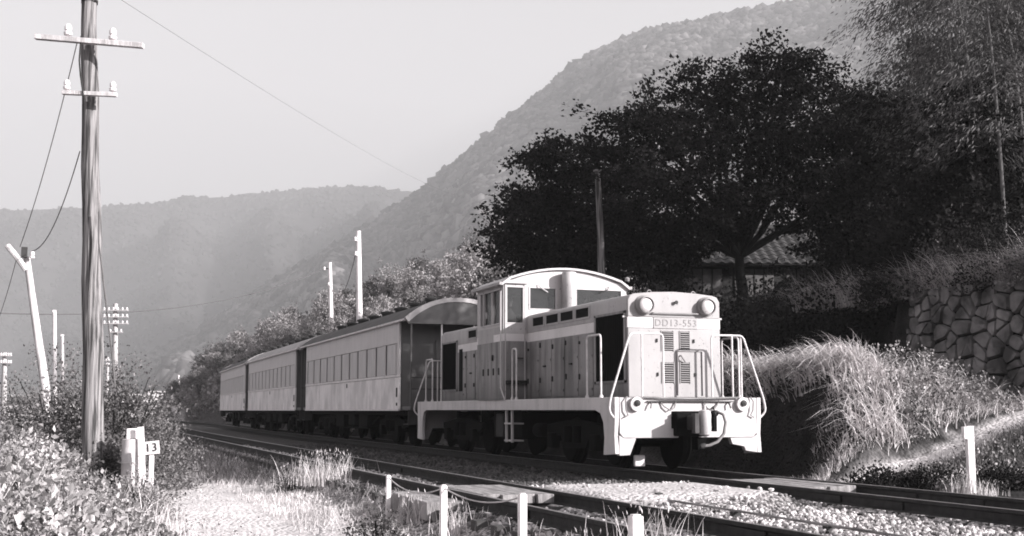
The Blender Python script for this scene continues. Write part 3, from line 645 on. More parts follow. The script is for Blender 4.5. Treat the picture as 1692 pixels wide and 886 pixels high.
# cab sides
for s in (-1, 1):
    x0, x1 = sorted((s*CW, s*(CW-.05)))
    hs = [(CY0+.22, CY0+.66, 2.78, 3.46), (CY0+.74, CY0+1.2, 2.78, 3.46), (CY0+1.3, CY0+1.45, 2.78, 3.46)]
    L_('cab_side_wall', wall_with_holes(lambda mb, a, b, c, d: mb.box(x0, x1, a, b, c, d), CY0+.051, CY1-.051, ZB, ZE-.06, hs), 'cab')
    lo = L_('cab_side_lower', MB().box(x0, x1, CY0+.051, CY1-.051, ST, 2.40), 'body')
    L_('cab_side_band', MB().box(x0, x1, CY0+.051, CY0+.62, 2.40, 2.55), 'band'); L_('cab_side_mid', MB().box(x0, x1, CY0+.621, CY1-.051, 2.40, 2.55).box(x0, x1, CY0+.051, CY1-.051, 2.551, ZB), 'topg')
    for w in hs:
        xx = s*(CW-.035)
        f = L_('cab_side_window', MB().box(min(xx, xx+s*.008), max(xx, xx+s*.008), w[0], w[1], w[2], w[3]), 'glass')
        xo = s*CW; a, b = sorted((xo, xo+s*.014)); fr = MB(); fw = .03
        fr.box(a, b, w[0]-fw, w[1]+fw, w[3], w[3]+fw).box(a, b, w[0]-fw, w[1]+fw, w[2]-fw, w[2]).box(a, b, w[0]-fw, w[0], w[2], w[3]).box(a, b, w[1], w[1]+fw, w[2], w[3])
        L_('window_frame', fr, 'cab', .003, parent=f)
    # raised number characters: four narrow cast plates and a fitting above them
    for k in range(4):
        a, b = sorted((s*CW, s*(CW+.014))); y = CY0+.25+k*.33
        L_('side_character', MB().box(a, b, y, y+.07, 1.72, 1.86), 'dark', .004)
    a, b = sorted((s*CW, s*(CW+.03)))
    L_('side_fitting', MB().box(a, b, CY0+.62, CY0+.68, 2.02, 2.14), 'dark', .006)
    L_('mirror', MB().lathe([(.0, 0), (.07, .004), (.075, .02), (.0, .03)], (s*(CW+.03), CY0+.95, 2.98), (s, 0, 0), 14), 'lampring')
    L_('grab_rail', MB().tube([(s*CW, CY0+.04, 3.45), (s*(CW+.045), CY0+.04, 3.4), (s*(CW+.045), CY0+.04, 1.45), (s*(CW+.02), CY0-.14, ST)], .014, 6), 'sill')
# cab roof
n = 14; arc = [(-1.46+2.92*k/n, 3.58+.36*math.cos((k/n-.5)*math.pi*.94)**.8 if 0 < k < n else 3.57) for k in range(n+1)]
inner = [(a*.985, z-.045) for a, z in arc]
L_('cab_roof', MB().prism(arc+inner[::-1], 'y', CY0-.07, CY1+.12), 'cab', .004)
gable = [(a*.94, z-.05) for a, z in arc]
for y0, y1 in ((CY0+.0, CY0+.05), (CY1-.05, CY1)):
    L_('cab_gable', MB().prism([(-CW, ZE-.0), *[(max(-CW, min(CW, a)), max(ZE+.001, z)) for a, z in gable[1:-1]], (CW, ZE)], 'y', y0, y1), 'cab')
for s in (-1, 1):
    L_('rain_gutter', MB().box(min(s*1.44, s*1.49), max(s*1.44, s*1.49), CY0-.07, CY1+.12, 3.54, 3.60), 'topg', .004)
L_('roof_lamp', MB().lathe([(.05, 0), (.05, .06), (.02, .08)], (1.38, CY0-.05, 3.72), (0, -.3, 1), 10), 'lampring')
L_('cab_floor', MB().box(-CW+.06, CW-.06, CY0+.06, CY1-.06, 1.6, 1.65), 'dark')
L_('control_desk', MB().box(-.5, .9, CY0+.3, CY0+.7, 1.66, 2.95), 'under', .03)
# driver behind the door window
dr = thing('person', 'driver in a dark uniform and cap seen through the locomotive door window', 'person', (LX-1.05, LY+CY0+.62, 1.66))
bm_ = MB(); 
bm_.tube([(0, 0, 0), (0, 0, .45), (0, 0, .8), (0, -.01, 1.1), (0, -.01, 1.32), (0, -.01, 1.42), (0, -.02, 1.47)], [.13, .15, .14, .17, .15, .07, .055], 12)
bm_.tube([(-.17, 0, 1.34), (-.22, -.03, 1.08), (-.16, -.22, .95)], [.055, .045, .035], 8); bm_.tube([(.17, 0, 1.34), (.22, -.03, 1.08), (.16, -.22, .95)], [.055, .045, .035], 8)
bm_.build('uniform', M['person'], dr)
hd = MB().lathe([(.02, -.12), (.06, -.1), (.078, -.04), (.085, .02), (.08, .08), (.05, .12), (.0, .135)], (0, -.025, 1.59), (0, 0, 1), 14); hd.box(-.014, .014, -.13, -.1, 1.56, 1.6)
hd.build('head', M['skin'], dr)
MB().lathe([(.09, 0), (.1, .04), (.105, .07), (.0, .085)], (0, -.025, 1.66), (0, 0, 1), 14).box(-.07, .07, -.16, -.09, 1.655, 1.67).build('cap', M['person'], dr)
# handrails
RR = .017
def rail_pts(pts, name='handrail'): return L_(name, MB().tube(pts, RR, 8), 'rail_w')
def bendpts(a, b, c, r=.06):
    a, b, c = Vector(a), Vector(b), Vector(c); u = (a-b).normalized()*r; v = (c-b).normalized()*r
    return [b+u, b+u*.3+v*.3, b+v]
def path(*p):
    out = [Vector(p[0])]
    for i in range(1, len(p)-1): out += bendpts(p[i-1], p[i], p[i+1])
    return out+[Vector(p[-1])]
for y, dy in ((.03, 1), (LL-.03, -1)):
    for s in (-1, 1):
        rail_pts(path((s*.45, y, ST-.05), (s*.45, y, 2.25), (s*1.05, y, 2.25), (s*1.42, y-.02*dy, 1.18), (s*1.45, y-.03*dy, .98), (s*1.33, y, .86)))
        L_('handrail_post', MB().tube([(s*.84, y, 1.0), (s*.84, y, 2.24)], RR, 8), 'rail_w')
        if s > 0: L_('handrail_post', MB().tube([(s*1.02, y+.02*dy, 1.0), (s*1.02, y+.02*dy, 2.24)], RR, 8), 'rail_w')
for s in (-1, 1):
    for a, b, h in ((.62, 1.2, 2.26), (4.72, 4.96, 2.22), (LL-1.2, LL-.62, 2.24)):
        rail_pts(path((s*1.31, a, ST), (s*1.31, a, h), (s*1.31, b, h), (s*1.31, b, ST)), 'side_handrail')
        for yy in (a, b): L_('rail_foot', MB().lathe([(.04, 0), (.035, .03), (.02, .05)], (s*1.31, yy, ST), (0, 0, 1), 8), 'sill')
# beam furniture: tail lamps, uncoupling lever, coupler, hose
for s in (-1, 1):
    tl = L_('tail_lamp', MB().lathe([(.115, 0), (.12, .05), (.115, .07), (.06, .075)], (s*.98, 0, 1.10), (0, -1, 0), 22), 'beam')
    L_('lens', MB().lathe([(.055, .07), (.05, .10), (.0, .115)], (s*.98, 0, 1.115), (0, -1, 0), 14), 'dark', parent=tl)
    L_('beam_hook', MB().tube([(s*1.14, -.02, 1.22), (s*1.18, -.05, 1.15), (s*1.17, -.05, 1.0), (s*1.13, -.04, .92), (s*1.2, -.03, .88)], .012, 6), 'hose')
    L_('air_cock', MB().tube([(s*.72, -.0, 1.14), (s*.72, -.06, 1.1), (s*.74, -.07, 1.03)], .016, 6), 'hose')
    for hz in (.0,):
        L_('safety_chain', MB().tube([(s*.25, -.01, 1.16), (s*.3, -.05, 1.04), (s*.38, -.06, 1.0), (s*.48, -.04, 1.06), (s*.55, -.01, 1.15)], .013, 6), 'hose')
L_('uncoupling_lever', MB().tube([(-.9, -.04, 1.16), (-.86, -.05, 1.21), (-.5, -.06, 1.20), (0, -.06, 1.19), (.5, -.06, 1.2), (.9, -.05, 1.21), (.95, -.04, 1.13)], .016, 6), 'hose')
L_('beam_ledge', MB().box(-.78, .8, -.05, .0, 1.135, 1.15), 'under')
for y, dy in ((0, -1), (LL, 1)):
    def cy(a, b): p, q = sorted((y+dy*a, y+dy*b)); return p, q
    a, b = cy(-.02, .12); cp = L_('coupler', MB().box(-.30, .28, a, b, .58, .97), 'black', .02)
    a, b = cy(.12, .42); L_('coupler_shank', MB().box(-.13, .13, a, b, .68, .92), 'dark', .03, parent=cp)
    L_('knuckle', MB().lathe([(.05, -.21), (.095, -.19), (.105, -.08), (.10, .02), (.105, .12), (.09, .19), (.04, .21)], (.03, y+dy*.46, .80), (0, 0, 1), 16).tube([(.03, y+dy*.46, .95), (.03, y+dy*.46, 1.09)], .02, 8), 'soot', parent=cp)
    a, b = cy(.25, .52); L_('coupler_guard', MB().prism([(-.18, a), (-.1, b), (-.09, b), (-.10, a)], 'z', .63, .95), 'sleeper', .01, parent=cp)
    L_('coupler_guard', MB().prism([(.15, a), (.22, a), (.25, b), (.16, b)], 'z', .66, .93), 'black', .01, parent=cp)
    L_('brake_hose', MB().tube([(.42, y, .95), (.45, y+dy*.10, .98), (.53, y+dy*.18, .93), (.55, y+dy*.22, .8), (.5, y+dy*.24, .62), (.38, y+dy*.24, .49), (.24, y+dy*.22, .43), (.12, y+dy*.2, .42)], .026, 10), 'hose')
    L_('hose_cock', MB().lathe([(.05, 0), (.05, .1), (.03, .12)], (.44, y, .95), (0, dy, 0), 12).tube([(.36, y+dy*.06, 1.02), (.40, y+dy*.08, 1.06), (.43, y+dy*.06, 1.0)], .012, 6), 'dark')
    L_('hose_coupling', MB().lathe([(.03, -.04), (.045, 0), (.03, .06)], (.12, y+dy*.2, .42), (1, 0, .3), 10), 'under')
# trucks
def wheelset(par, y, wr, m='black'):
    for s in (-1, 1):
        w = MB().lathe([(.06, -.07), (wr*.86, -.07), (wr*.9, -.04), (wr*.82, 0), (wr*.86, .05), (wr, .055), (wr+.0, .11), (wr+.028, .115), (wr+.028, .14), (.06, .14)], (s*.60, y, wr), (-s, 0, 0), 26).build('wheel', M[m], par)
    MB().tube([(-.6, y, wr), (.6, y, wr)], .07, 10).build('axle', M[m], par)
def truck(par, yc, base=1.0, wr=.43, fw=.98):
    wheelset(par, yc-base, wr); wheelset(par, yc+base, wr)
    for s in (-1, 1):
        a, b = sorted((s*(fw-.07), s*fw))
        MB().prism([(yc-base-.5, .72), (yc-base-.5, .58), (yc-base-.2, .5), (yc-base+.3, .55), (yc-.5, .32), (yc+.5, .32), (yc+base-.3, .55), (yc+base+.2, .5), (yc+base+.5, .58), (yc+base+.5, .72), (yc+.4, .82), (yc-.4, .82)], 'x', a, b).build('truck_frame', M['black'], par, .01)
        for q in (-base, base): MB().box(min(a, a+s*.1), max(b, b+s*.12), yc+q-.13, yc+q+.13, .3, .58).build('axle_box', M['black'], par, .02)
        MB().lathe([(.09, 0), (.09, .3)], (s*(fw+.03), yc-.22, .42), (0, 0, 1), 10).build('spring', M['black'], par); MB().lathe([(.09, 0), (.09, .3)], (s*(fw+.03), yc+.22, .42), (0, 0, 1), 10).build('spring', M['black'], par)
    MB().box(-.4, .4, yc-.3, yc+.3, .5, 1.0).build('bolster', M['black'], par)
truck(loco, 2.55); truck(loco, LL-2.55)
L_('fuel_tank', MB().box(-1.0, 1.0, 5.2, 7.0, .42, .98), 'black', .03)
L_('battery_box', MB().box(-1.16, -.75, 5.95, 6.4, .45, .93), 'under', .02)
st = L_('cab_steps', MB().box(-1.3, -1.26, 5.02, 5.07, .36, 1.0).box(-1.3, -1.26, 5.36, 5.41, .36, 1.0), 'sill')
for z in (.38, .72): L_('tread', MB().box(-1.32, -1.05, 5.0, 5.42, z, z+.03), 'sill', parent=st)
L_('brake_cylinder', MB().lathe([(.12, 0), (.14, .05), (.14, .4), (.05, .45)], (-1.0, 3.9, .62), (0, 1, 0), 12), 'black')
L_('sand_pipe', MB().tube([(-.95, .9, 1.0), (-.9, .8, .6), (-.62, .9, .12)], .02, 6), 'black')
L_('rail_guard', MB().box(-.66, -.46, .72, .78, .06, .25), 'sill', .02)

# ------------------------------------------------------------------ coaches
def coach(name, label, tf, tb, nwin, roofm, plat_f=.95, plat_b=.95, vents=8):
    xf, xb = MAIN+float(off(tf)), MAIN+float(off(tb)); L = math.hypot(xb-xf, tb-tf)
    rt = thing(name, label, 'passenger coach', (xf, tf, 0), -math.atan2(xb-xf, tb-tf), 'old passenger coaches behind the locomotive')
    CWD = 1.38
    for s in (-1, 1):
        def bx(y0, y1, z0, z1, t=.05, b=0): p, q = sorted((s*(CWD-t+b), s*(CWD+b))); return MB().box(p, q, y0, y1, z0, z1)
        lw = bx(0, L, 1.0, 1.88).build('lower_panel', M['coachlow'], rt)
        bx(0, L, 1.885, 1.955, .06, .018).build('belt_rail', M['coachtrim'], rt, .005)
        bx(0, L, .985, 1.03, .04, .012).build('sill_strip', M['coachtrim'], rt)
        up = bx(0, L, 2.80, 3.36).build('upper_panel', M['coach'], rt)
        bx(.02, L-.02, 1.96, 2.80, .01, -.045).build('window_band', M['pillar'], rt)
        e = .28; w = (L-2*e)/nwin
        for a, b in ((0, e-.04), (L-e+.04, L)): bx(a, b, 1.96, 2.80).build('corner_panel', M['coach'], rt)
        for k in range(nwin):
            y0 = e+k*w+.085; y1 = e+(k+1)*w-.085
            wf = bx(y0, y1, 1.97, 2.79, .02, -.02).build('window', M['coach'], rt)
            bx(y0+.035, y1-.035, 2.0, 2.76, .008, -.014).build('pane', M['blind'], wf)
        for k in range(int(L/1.6)): 
            bx(.5+k*1.6, .512+k*1.6, 1.04, 1.87, .008, .004).build('panel_seam', M['coachlow'], rt)
        bx(L*.47, L*.47+.1, 1.70, 1.83, .03, .012).build('emblem', M['pillar'], rt)
        bx(.15, .24, 1.35, 1.6, .03, .02).build('lamp_bracket', M['pillar'], rt); bx(.15, .22, 1.12, 1.2, .03, .02).build('lamp_bracket', M['pillar'], rt)
    # end walls
    for y0, y1 in ((-.0, .05), (L-.05, L)):
        MB().box(-1.32, 1.32, y0-.002, y1+.002, 1.0, 3.4).build('end_wall', M['coachend'], rt)
        MB().box(-.36, .36, y0-.03 if y0 < 1 else y1, y0 if y0 < 1 else y1+.03, 1.02, 2.9).build('end_door', M['coachend'], rt, .01)
    # roof with platform overhang
    n = 18; yr0, yr1 = -plat_f, L+plat_b
    arc = [(-1.47+2.94*k/n, 3.40+.56*(1-abs(2*k/n-1)**2.3)) for k in range(n+1)]
    inn = [(a*.955, z-.075 if 0 < kk < n else z-.03) for kk, (a, z) in enumerate(arc)]
    MB().prism(arc+inn[::-1], 'y', yr0+.12, yr1-.12).build('roof', M[roofm], rt)
    for a, b in ((yr0, yr0+.12), (yr1-.12, yr1)):
        MB().prism([(x, z+.012) for x, z in arc]+[(x*.94, z-.10) for x, z in arc][::-1], 'y', a, b).build('roof_rim', M['rim'], rt)
        aa, bb_ = (a+.03, a+.07) if a < 1 else (b-.07, b-.03)
        MB().prism([(-1.38, 3.26), (-1.38, 3.33)]+[(x*.94, z-.098) for x, z in arc][1:-1]+[(1.38, 3.33), (1.38, 3.26)], 'y', aa, bb_).build('end_fascia', M['coachend'], rt)
    for s in (-1, 1):
        a, b = sorted((s*1.375, s*1.47)); MB().box(a, b, yr0+.12, yr1-.12, 3.345, 3.40).build('gutter', M['coachtrim'], rt, .006)
    for k in range(vents):
        y = .9+k*(L-1.8)/(vents-1); MB().lathe([(.17, -.1), (.17, .08), (.22, .10), (.21, .16), (.05, .2)], (-.22, y, 3.95), (0, 0, 1), 12).build('roof_ventilator', M['dark'], rt)
    # platforms
    for y0, yw, s2 in ((-plat_f, 0, 1), (L+plat_b, L, -1)):
        if abs(y0-yw) < .2: continue
        a, b = sorted((y0+.05*s2, yw)); MB().box(-1.3, 1.3, a, b, 1.0, 1.1).build('platform', M['coachend'], rt, .01)
        for x in (-1.28, -.45, .45, 1.28): MB().tube([(x, y0+.09*s2, 1.1), (x, y0+.09*s2, 3.27)], .022, 6).build('platform_post', M['coachend'] if abs(x) > 1 else M['coachtrim'], rt)
        for z in (1.55, 1.85): [MB().tube([(q*.45, y0+.09*s2, z), (q*1.28, y0+.09*s2, z)], .014, 6).build('platform_rail', M['under'], rt) for q in (-1, 1)]
        for sx in (-1, 1):
            a, b = sorted((sx*1.05, sx*1.34)); y1_, y2_ = sorted((y0+.12*s2, y0+.6*s2))
            st = MB().box(a, b, y1_, y2_, .62, .65).build('platform_step', M['under'], rt); MB().box(a, b, y1_-.0, y1_+.03, .65, 1.0).build('step_hanger', M['under'], st)
        MB().box(-.15, .15, min(y0-.3*s2, y0), max(y0-.3*s2, y0), .68, .93).build('coupler', M['black'], rt, .03)
    MB().box(-1.2, 1.2, .1, L-.1, .86, .995).build('underframe', M['black'], rt)
    truck(rt, 2.2, .95, .43, 1.0); truck(rt, L-2.2, .95, .43, 1.0)
    for y, w, h, mm in ((4.6, 1.2, .4, 'black'), (6.4, .9, .35, 'black'), (8.0, 1.3, .42, 'black')):
        if y+w < L-3: MB().box(-1.15, -.6, y, y+w, .88-h, .87).build('underfloor_box', M[mm], rt, .02); MB().box(.6, 1.15, y, y+w, .88-h, .87).build('underfloor_box', M[mm], rt, .02)
    MB().tube([(-1.0, 3.6, .82), (-1.0, 5.2, .45), (-1.0, L-5.2, .45), (-1.0, L-3.6, .82)], .03, 6).build('truss_rod', M['black'], rt)
    return rt
c1 = coach('passenger_coach', 'weathered old passenger coach with a dark roof coupled right behind the locomotive', 31.6, 45.4, 11, 'coachroof')
c2 = coach('passenger_coach', 'old passenger coach with a pale grey roof in the middle of the train', 47.7, 62.0, 12, 'coachroof2', .95, .3)
c3 = coach('passenger_coach', 'last passenger coach at the far left end of the train, dark roofed', 63.5, 78.6, 12, 'coachroof', .5, .3)

# ------------------------------------------------------------------ poles and wires
def gpt(px, z):
    p = P(px, 678, z); return Vector((p.x, p.y, float(gz(p.x, p.y))))
def insulator(par, p, s=1):
    MB().lathe([(.02*s, 0), (.06*s, .02*s), (.065*s, .06*s), (.035*s, .08*s), (.055*s, .1*s), (.055*s, .15*s), (.03*s, .19*s), (.0, .2*s)], p, (0, 0, 1), 10).build('insulator', M['insul'], par)
# big foreground utility pole
ztop = 7.6; bp = P(160, 740, 17.5); bx_, by_ = bp.x, bp.y; gb = float(gz(bx_, by_))
pole = thing('utility_pole', 'tall weathered wooden utility pole with two crossarms standing in the left foreground', 'utility pole', (bx_, by_, gb))
tp = P(147, 0, 17.5); lean = Vector((tp.x-bx_, tp.y-by_, tp.z-gb))
k = 14; pts = [lean*(i/k)*1.03+Vector((.012*math.sin(i*1.9), .01*math.cos(i*2.3), 0)) for i in range(k+1)]
MB().tube(pts, [.162-.052*i/k+random.uniform(-.003, .003) for i in range(k+1)], 20).build('shaft', M['wood'], pole)
RV = Vector((math.cos(YAW), -math.sin(YAW), 0)); FV = Vector((math.sin(YAW), math.cos(YAW), 0))
def arm(par, base, pc, pl, pr, z, hgt, dep, m='woodpale'):
    a = P(*pl, z)-base; b = P(*pr, z)-base; mb = MB(); d = (b-a).normalized(); up = Vector((0, 0, 1)); f = d.cross(up).normalized(); vs = []
    for e in (a, b):
        for u, v in ((-1, -1), (1, -1), (1, 1), (-1, 1)): vs.append(e+up*(v*hgt/2)+f*(u*dep/2))
    mb.add(vs, [(0, 1, 2, 3), (7, 6, 5, 4), (0, 4, 5, 1), (1, 5, 6, 2), (2, 6, 7, 3), (3, 7, 4, 0)]); return mb.build('crossarm', M[m], par, .006), a, b
base = Vector((bx_, by_, gb))
arm(pole, base, None, (58, 61), (237, 76), 17.22, .075, .09); arm(pole, base, None, (103, 153), (193, 157), 17.24, .06, .07)
for px, py in ((112, 64), (186, 71)): insulator(pole, P(px, py-4, 17.22)-base, .95)
for px, py in ((110, 152), (186, 155)): insulator(pole, P(px, py-3, 17.24)-base, .8)
MB().tube([P(134, 60, 17.2)-base, P(131, 100, 17.2)-base, P(133, 125, 17.2)-base, P(138, 160, 17.2)-base], .012, 6).build('pole_bracket', M['dark'], pole)
MB().box(-.12, .12, -.12, .12, 0, .08, Matrix.Translation(P(148, 4, 17.5)-base)).build('pole_cap', M['wood'], pole, .01)
MB().tube([P(163, 350, 17.3)-base, P(163, 400, 17.3)-base, P(169, 450, 17.25)-base, P(175, 500, 17.2)-base, P(184, 575, 17.1)-base, P(190, 640, 17.1)-base], .012, 6).build('down_cable', M['wire'], pole)
# leaning pole with an angled top piece
b2 = gpt(84, 21); lp = thing('leaning_pole', 'thin pale leaning wooden pole with an angled lamp arm at its top', 'pole', b2)
MB().tube([Vector((0, 0, 0)), P(75, 640, 21)-b2, P(60, 540, 21)-b2, P(44, 425, 21)-b2], [.09, .08, .068, .055], 12).build('shaft', M['woodpale'], lp)
MB().tube([P(12, 406, 20.8)-b2, P(27, 424, 20.8)-b2, P(43, 446, 20.9)-b2], .05, 8).build('lamp_arm', M['woodpale'], lp)
MB().box(-.05, .05, -.05, .05, -.06, .12, Matrix.Translation(P(40, 420, 20.9)-b2)).build('bracket', M['under'], lp); insulator(lp, P(53, 428, 20.9)-b2, .7)
# thin posts in the left distance
for px, yt, z, r, w in ((90, 515, 42, .085, 'pale slim post, taller of the two posts behind the leaning pole'), (103, 555, 44, .07, 'pale slim post, shorter of the two posts behind the leaning pole')):
    b = gpt(px+4, z); o = thing('post', w, 'post', b); MB().tube([(0, 0, 0), P(px, yt, z)-b], [r, r*.75], 10).build('shaft', M['conc'], o); MB().box(-.06, .06, -.06, .06, -.02, .05, Matrix.Translation(P(px, yt, z)-b)).build('cap', M['conc'], o)
# telegraph poles with many insulators
def telegraph(px, yt, z, rows, label, wpx=42):
    b = gpt(px, z); o = thing('telegraph_pole', label, 'telegraph pole', b)
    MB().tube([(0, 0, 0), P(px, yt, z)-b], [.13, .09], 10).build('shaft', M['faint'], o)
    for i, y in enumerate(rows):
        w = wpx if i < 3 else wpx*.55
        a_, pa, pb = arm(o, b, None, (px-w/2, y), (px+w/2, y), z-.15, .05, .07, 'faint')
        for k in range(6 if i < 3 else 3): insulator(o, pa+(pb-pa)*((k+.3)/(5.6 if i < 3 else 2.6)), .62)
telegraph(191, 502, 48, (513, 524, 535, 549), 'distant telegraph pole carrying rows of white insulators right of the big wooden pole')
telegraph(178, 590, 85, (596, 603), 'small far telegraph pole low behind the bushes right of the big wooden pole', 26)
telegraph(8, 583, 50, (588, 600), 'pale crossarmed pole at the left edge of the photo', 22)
# concrete poles beyond the train
def cpole(px, yt, z, r, label, brk):
    b = gpt(px+3, z); o = thing('concrete_pole', label, 'utility pole', b)
    MB().tube([(0, 0, 0), P(px, yt, z)-b], [r*1.35, r*.9], 14).build('shaft', M['conc'], o)
    for (bxp, byp) in brk:
        MB().tube([P(px, byp, z)-b, P(bxp, byp, z-.2)-b], .05, 6).build('bracket', M['dark'], o)
        insulator(o, P(bxp, byp+3, z-.2)-b, 1.5)
    return o
cpole(592, 382, 75, .17, 'taller white concrete pole rising behind the coaches', ((587, 396), (588, 420)))
cpole(545, 434, 95, .15, 'shorter white concrete pole behind the coaches, left of the taller one', ((536, 444), (543, 470)))
cpole(295, 620, 190, .15, 'tiny far pole in front of the wooded slope at the left end of the train', ())
b = gpt(997, 34.5); o = thing('utility_pole', 'plain grey wooden pole standing in front of the dark trees behind the cab', 'utility pole', b)
MB().tube([(0, 0, 0), P(993, 400, 34.5)-b, P(987, 283, 34.5)-b], [.13, .1, .08], 12).build('shaft', M['wood'], o); MB().box(-.09, .09, -.09, .09, -.01, .04, Matrix.Translation(P(987, 283, 34.5)-b)).build('cap', M['wood'], o)
def wire(label, a, b, sag, r=.011):
    n = 18; pts = []
    for i in range(n+1):
        t = i/n; p = a.lerp(b, t); p.z -= sag*4*t*(1-t); pts.append(p)
    o = bpy.data.objects.new('overhead_wire', MB().tube([p-a for p in pts], r, 5).mesh('wire', M['wire'])); o.location = a; link(o); tag(o, label, 'wire')
wire('thin wire running from above the big wooden pole down to the right across the sky', P(188, -8, 17.6), P(760, 325, 90), .4, .0035)
wire('long thin wire crossing behind the big pole to the shorter white concrete pole', P(-40, 516, 48), P(536, 444, 94.8), 1.2, .022)
wire('slack wire hanging between the two white concrete poles', P(545, 470, 94.8), P(588, 418, 74.8), 1.8, .022)
wire('wire dropping from the upper crossarm to the leaning pole', P(127, 72, 17.2), P(33, 408, 20.8), .2, .007)
wire('wire curving from the middle of the big pole to the top of the leaning pole', P(132, 250, 17.4), P(53, 415, 20.8), .35, .008)
wire('faint wire falling from the leaning pole to the left edge of the photo', P(28, 425, 20.8), P(-8, 540, 24), .1, .006)

# ------------------------------------------------------------------ stakes, signs, drum
stakes = [(3.9, 15.6, .43, .028), (3.75, 12.2, .52, .032), (4.08, 11.0, .52, .036), (4.1, 8.25, .5, .045)]
words_ = ['farthest of the short white stakes beside the near track, tied with rope', 'second white stake from the farthest, roped on both sides', 'third white stake, standing nearest the rail in the bottom centre', 'thick white stake at the bottom edge among dry grass stalks']
tops = []
sp = [(642, 785, 16.0), (733, 801, 12.8), (863, 815, 11.7), (1050, 850, 9.3)]
for (px, yt, z), (_, _, h, r), w in zip(sp, stakes, words_):
    top = P(px, yt, z); b = Vector((top.x, top.y, float(gz(top.x, top.y))-.05)); o = thing('stake', w, 'stake', b)
    h = top.z-b.z; MB().prism([(-r, -r), (r, -r), (r, r), (-r, r)], 'z', 0, h-.012).prism([(-r*.7, -r*.7), (r*.7, -r*.7), (r*.7, r*.7), (-r*.7, r*.7)], 'z', h-.013, h).build('shaft', M['white'], o, .004)
    tops.append(top-Vector((0, 0, .03)))
rp = MB()
for a, b, s in ((tops[0], tops[1], .12), (tops[1], tops[2], .1)):
    rp.tube([a.lerp(b, i/12)-Vector((0, 0, s*4*(i/12)*(1-i/12))) for i in range(13)], .008, 6)
o = rp.build('rope', M['rope']); tag(o, 'slack rope strung along the white stakes beside the track', 'rope')
b = P(1606, 812, 17.9); b.z = float(gz(b.x, b.y)); o = thing('marker_post', 'white marker post with a small top plate, standing right of the farther track', 'post', b, -YAW)
MB().box(-.05, .05, -.05, .05, 0, .97).build('shaft', M['white'], o, .006); MB().box(-.1, -.052, -.055, .055, .78, .96).build('plate', M['white'], o, .004)
# drum, leaning board and number sign by the big pole
zz = 17.2; b = P(216, 757, zz); gb_ = float(gz(b.x, b.y)); o = thing('drum', 'pale round metal drum standing in the weeds right of the big wooden pole', 'drum', (b.x, b.y, gb_))
zt = P(216, 726, zz).z-gb_; 
MB().lathe([(.125, 0), (.125, zt*.33), (.132, zt*.34), (.125, zt*.36), (.125, zt*.66), (.132, zt*.67), (.125, zt*.69), (.125, zt), (.1, zt+.005)], (0, 0, 0), (0, 0, 1), 22).build('body', M['drum'], o)
MB().box(-.07, .08, -.05, .05, zt+.006, zt+.15).build('lid_box', M['white'], o, .01)
b = P(240, 745, zz-.1); gb_ = float(gz(b.x, b.y)); o = thing('leaning_board', 'white board leaning to the left beside the metal drum', 'board', (b.x, b.y, gb_), -YAW)
pl_ = P(234, 706, zz-.1)-Vector((b.x, b.y, gb_)); hh = pl_.z
MB().prism([(-.05, 0), (.05, 0), (-.035+.0, hh+.01), (-.12, hh)], 'y', -.012, .012).build('panel', M['white'], o, .003)
b = P(250, 772, zz-.3); gb_ = float(gz(b.x, b.y)); o = thing('distance_sign', 'small white number board on a short post right of the metal drum', 'sign', (b.x, b.y, gb_), -YAW)
zc = P(249, 740, zz-.3).z-gb_
MB().box(-.03, .03, -.02, .02, 0, zc).build('post', M['white'], o, .003)
sp_ = MB().box(-.11, .11, -.035, -.021, -.09, .09, Matrix.Translation((0, 0, zc)) @ Matrix.Rotation(math.radians(-6), 4, 'Y')).build('plate', M['white'], o, .003)
text('13', .16, (0, -.038, zc), (math.pi/2, math.radians(-6), 0), M['printm'], sp_)
b = gpt(272, 95); o = thing('marker_box', 'tiny white box beside the far end of the near track', 'marker', b, -YAW)
MB().box(-.28, .28, -.2, .2, 0, .5).build('body', M['conc'], o, .02); MB().box(-.3, .3, -.22, .22, .5, .55).build('lid', M['conc'], o)
b = gpt(289, 140); o = thing('marker_board', 'tiny white board in front of the dark end of the wooded slope', 'marker', b, -YAW)
MB().box(-.05, .05, -.05, .05, 0, 1.2).build('post', M['conc'], o); MB().box(-.35, .35, -.08, -.05, 1.0, 1.6).build('panel', M['conc'], o)
# pale buildings far down the valley
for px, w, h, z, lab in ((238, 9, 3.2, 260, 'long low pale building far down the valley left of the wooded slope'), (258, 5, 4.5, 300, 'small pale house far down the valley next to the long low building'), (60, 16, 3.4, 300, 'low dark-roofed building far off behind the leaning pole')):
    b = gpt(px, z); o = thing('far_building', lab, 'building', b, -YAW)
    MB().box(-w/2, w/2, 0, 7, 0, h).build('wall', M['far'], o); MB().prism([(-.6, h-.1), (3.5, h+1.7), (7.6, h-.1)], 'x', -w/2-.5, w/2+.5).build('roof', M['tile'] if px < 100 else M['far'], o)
    for k in range(3): MB().box(-w/2+w*(k+.3)/3, -w/2+w*(k+.7)/3, -.05, -.005, 1.0, 2.1).build('window', M['pillar'], o)

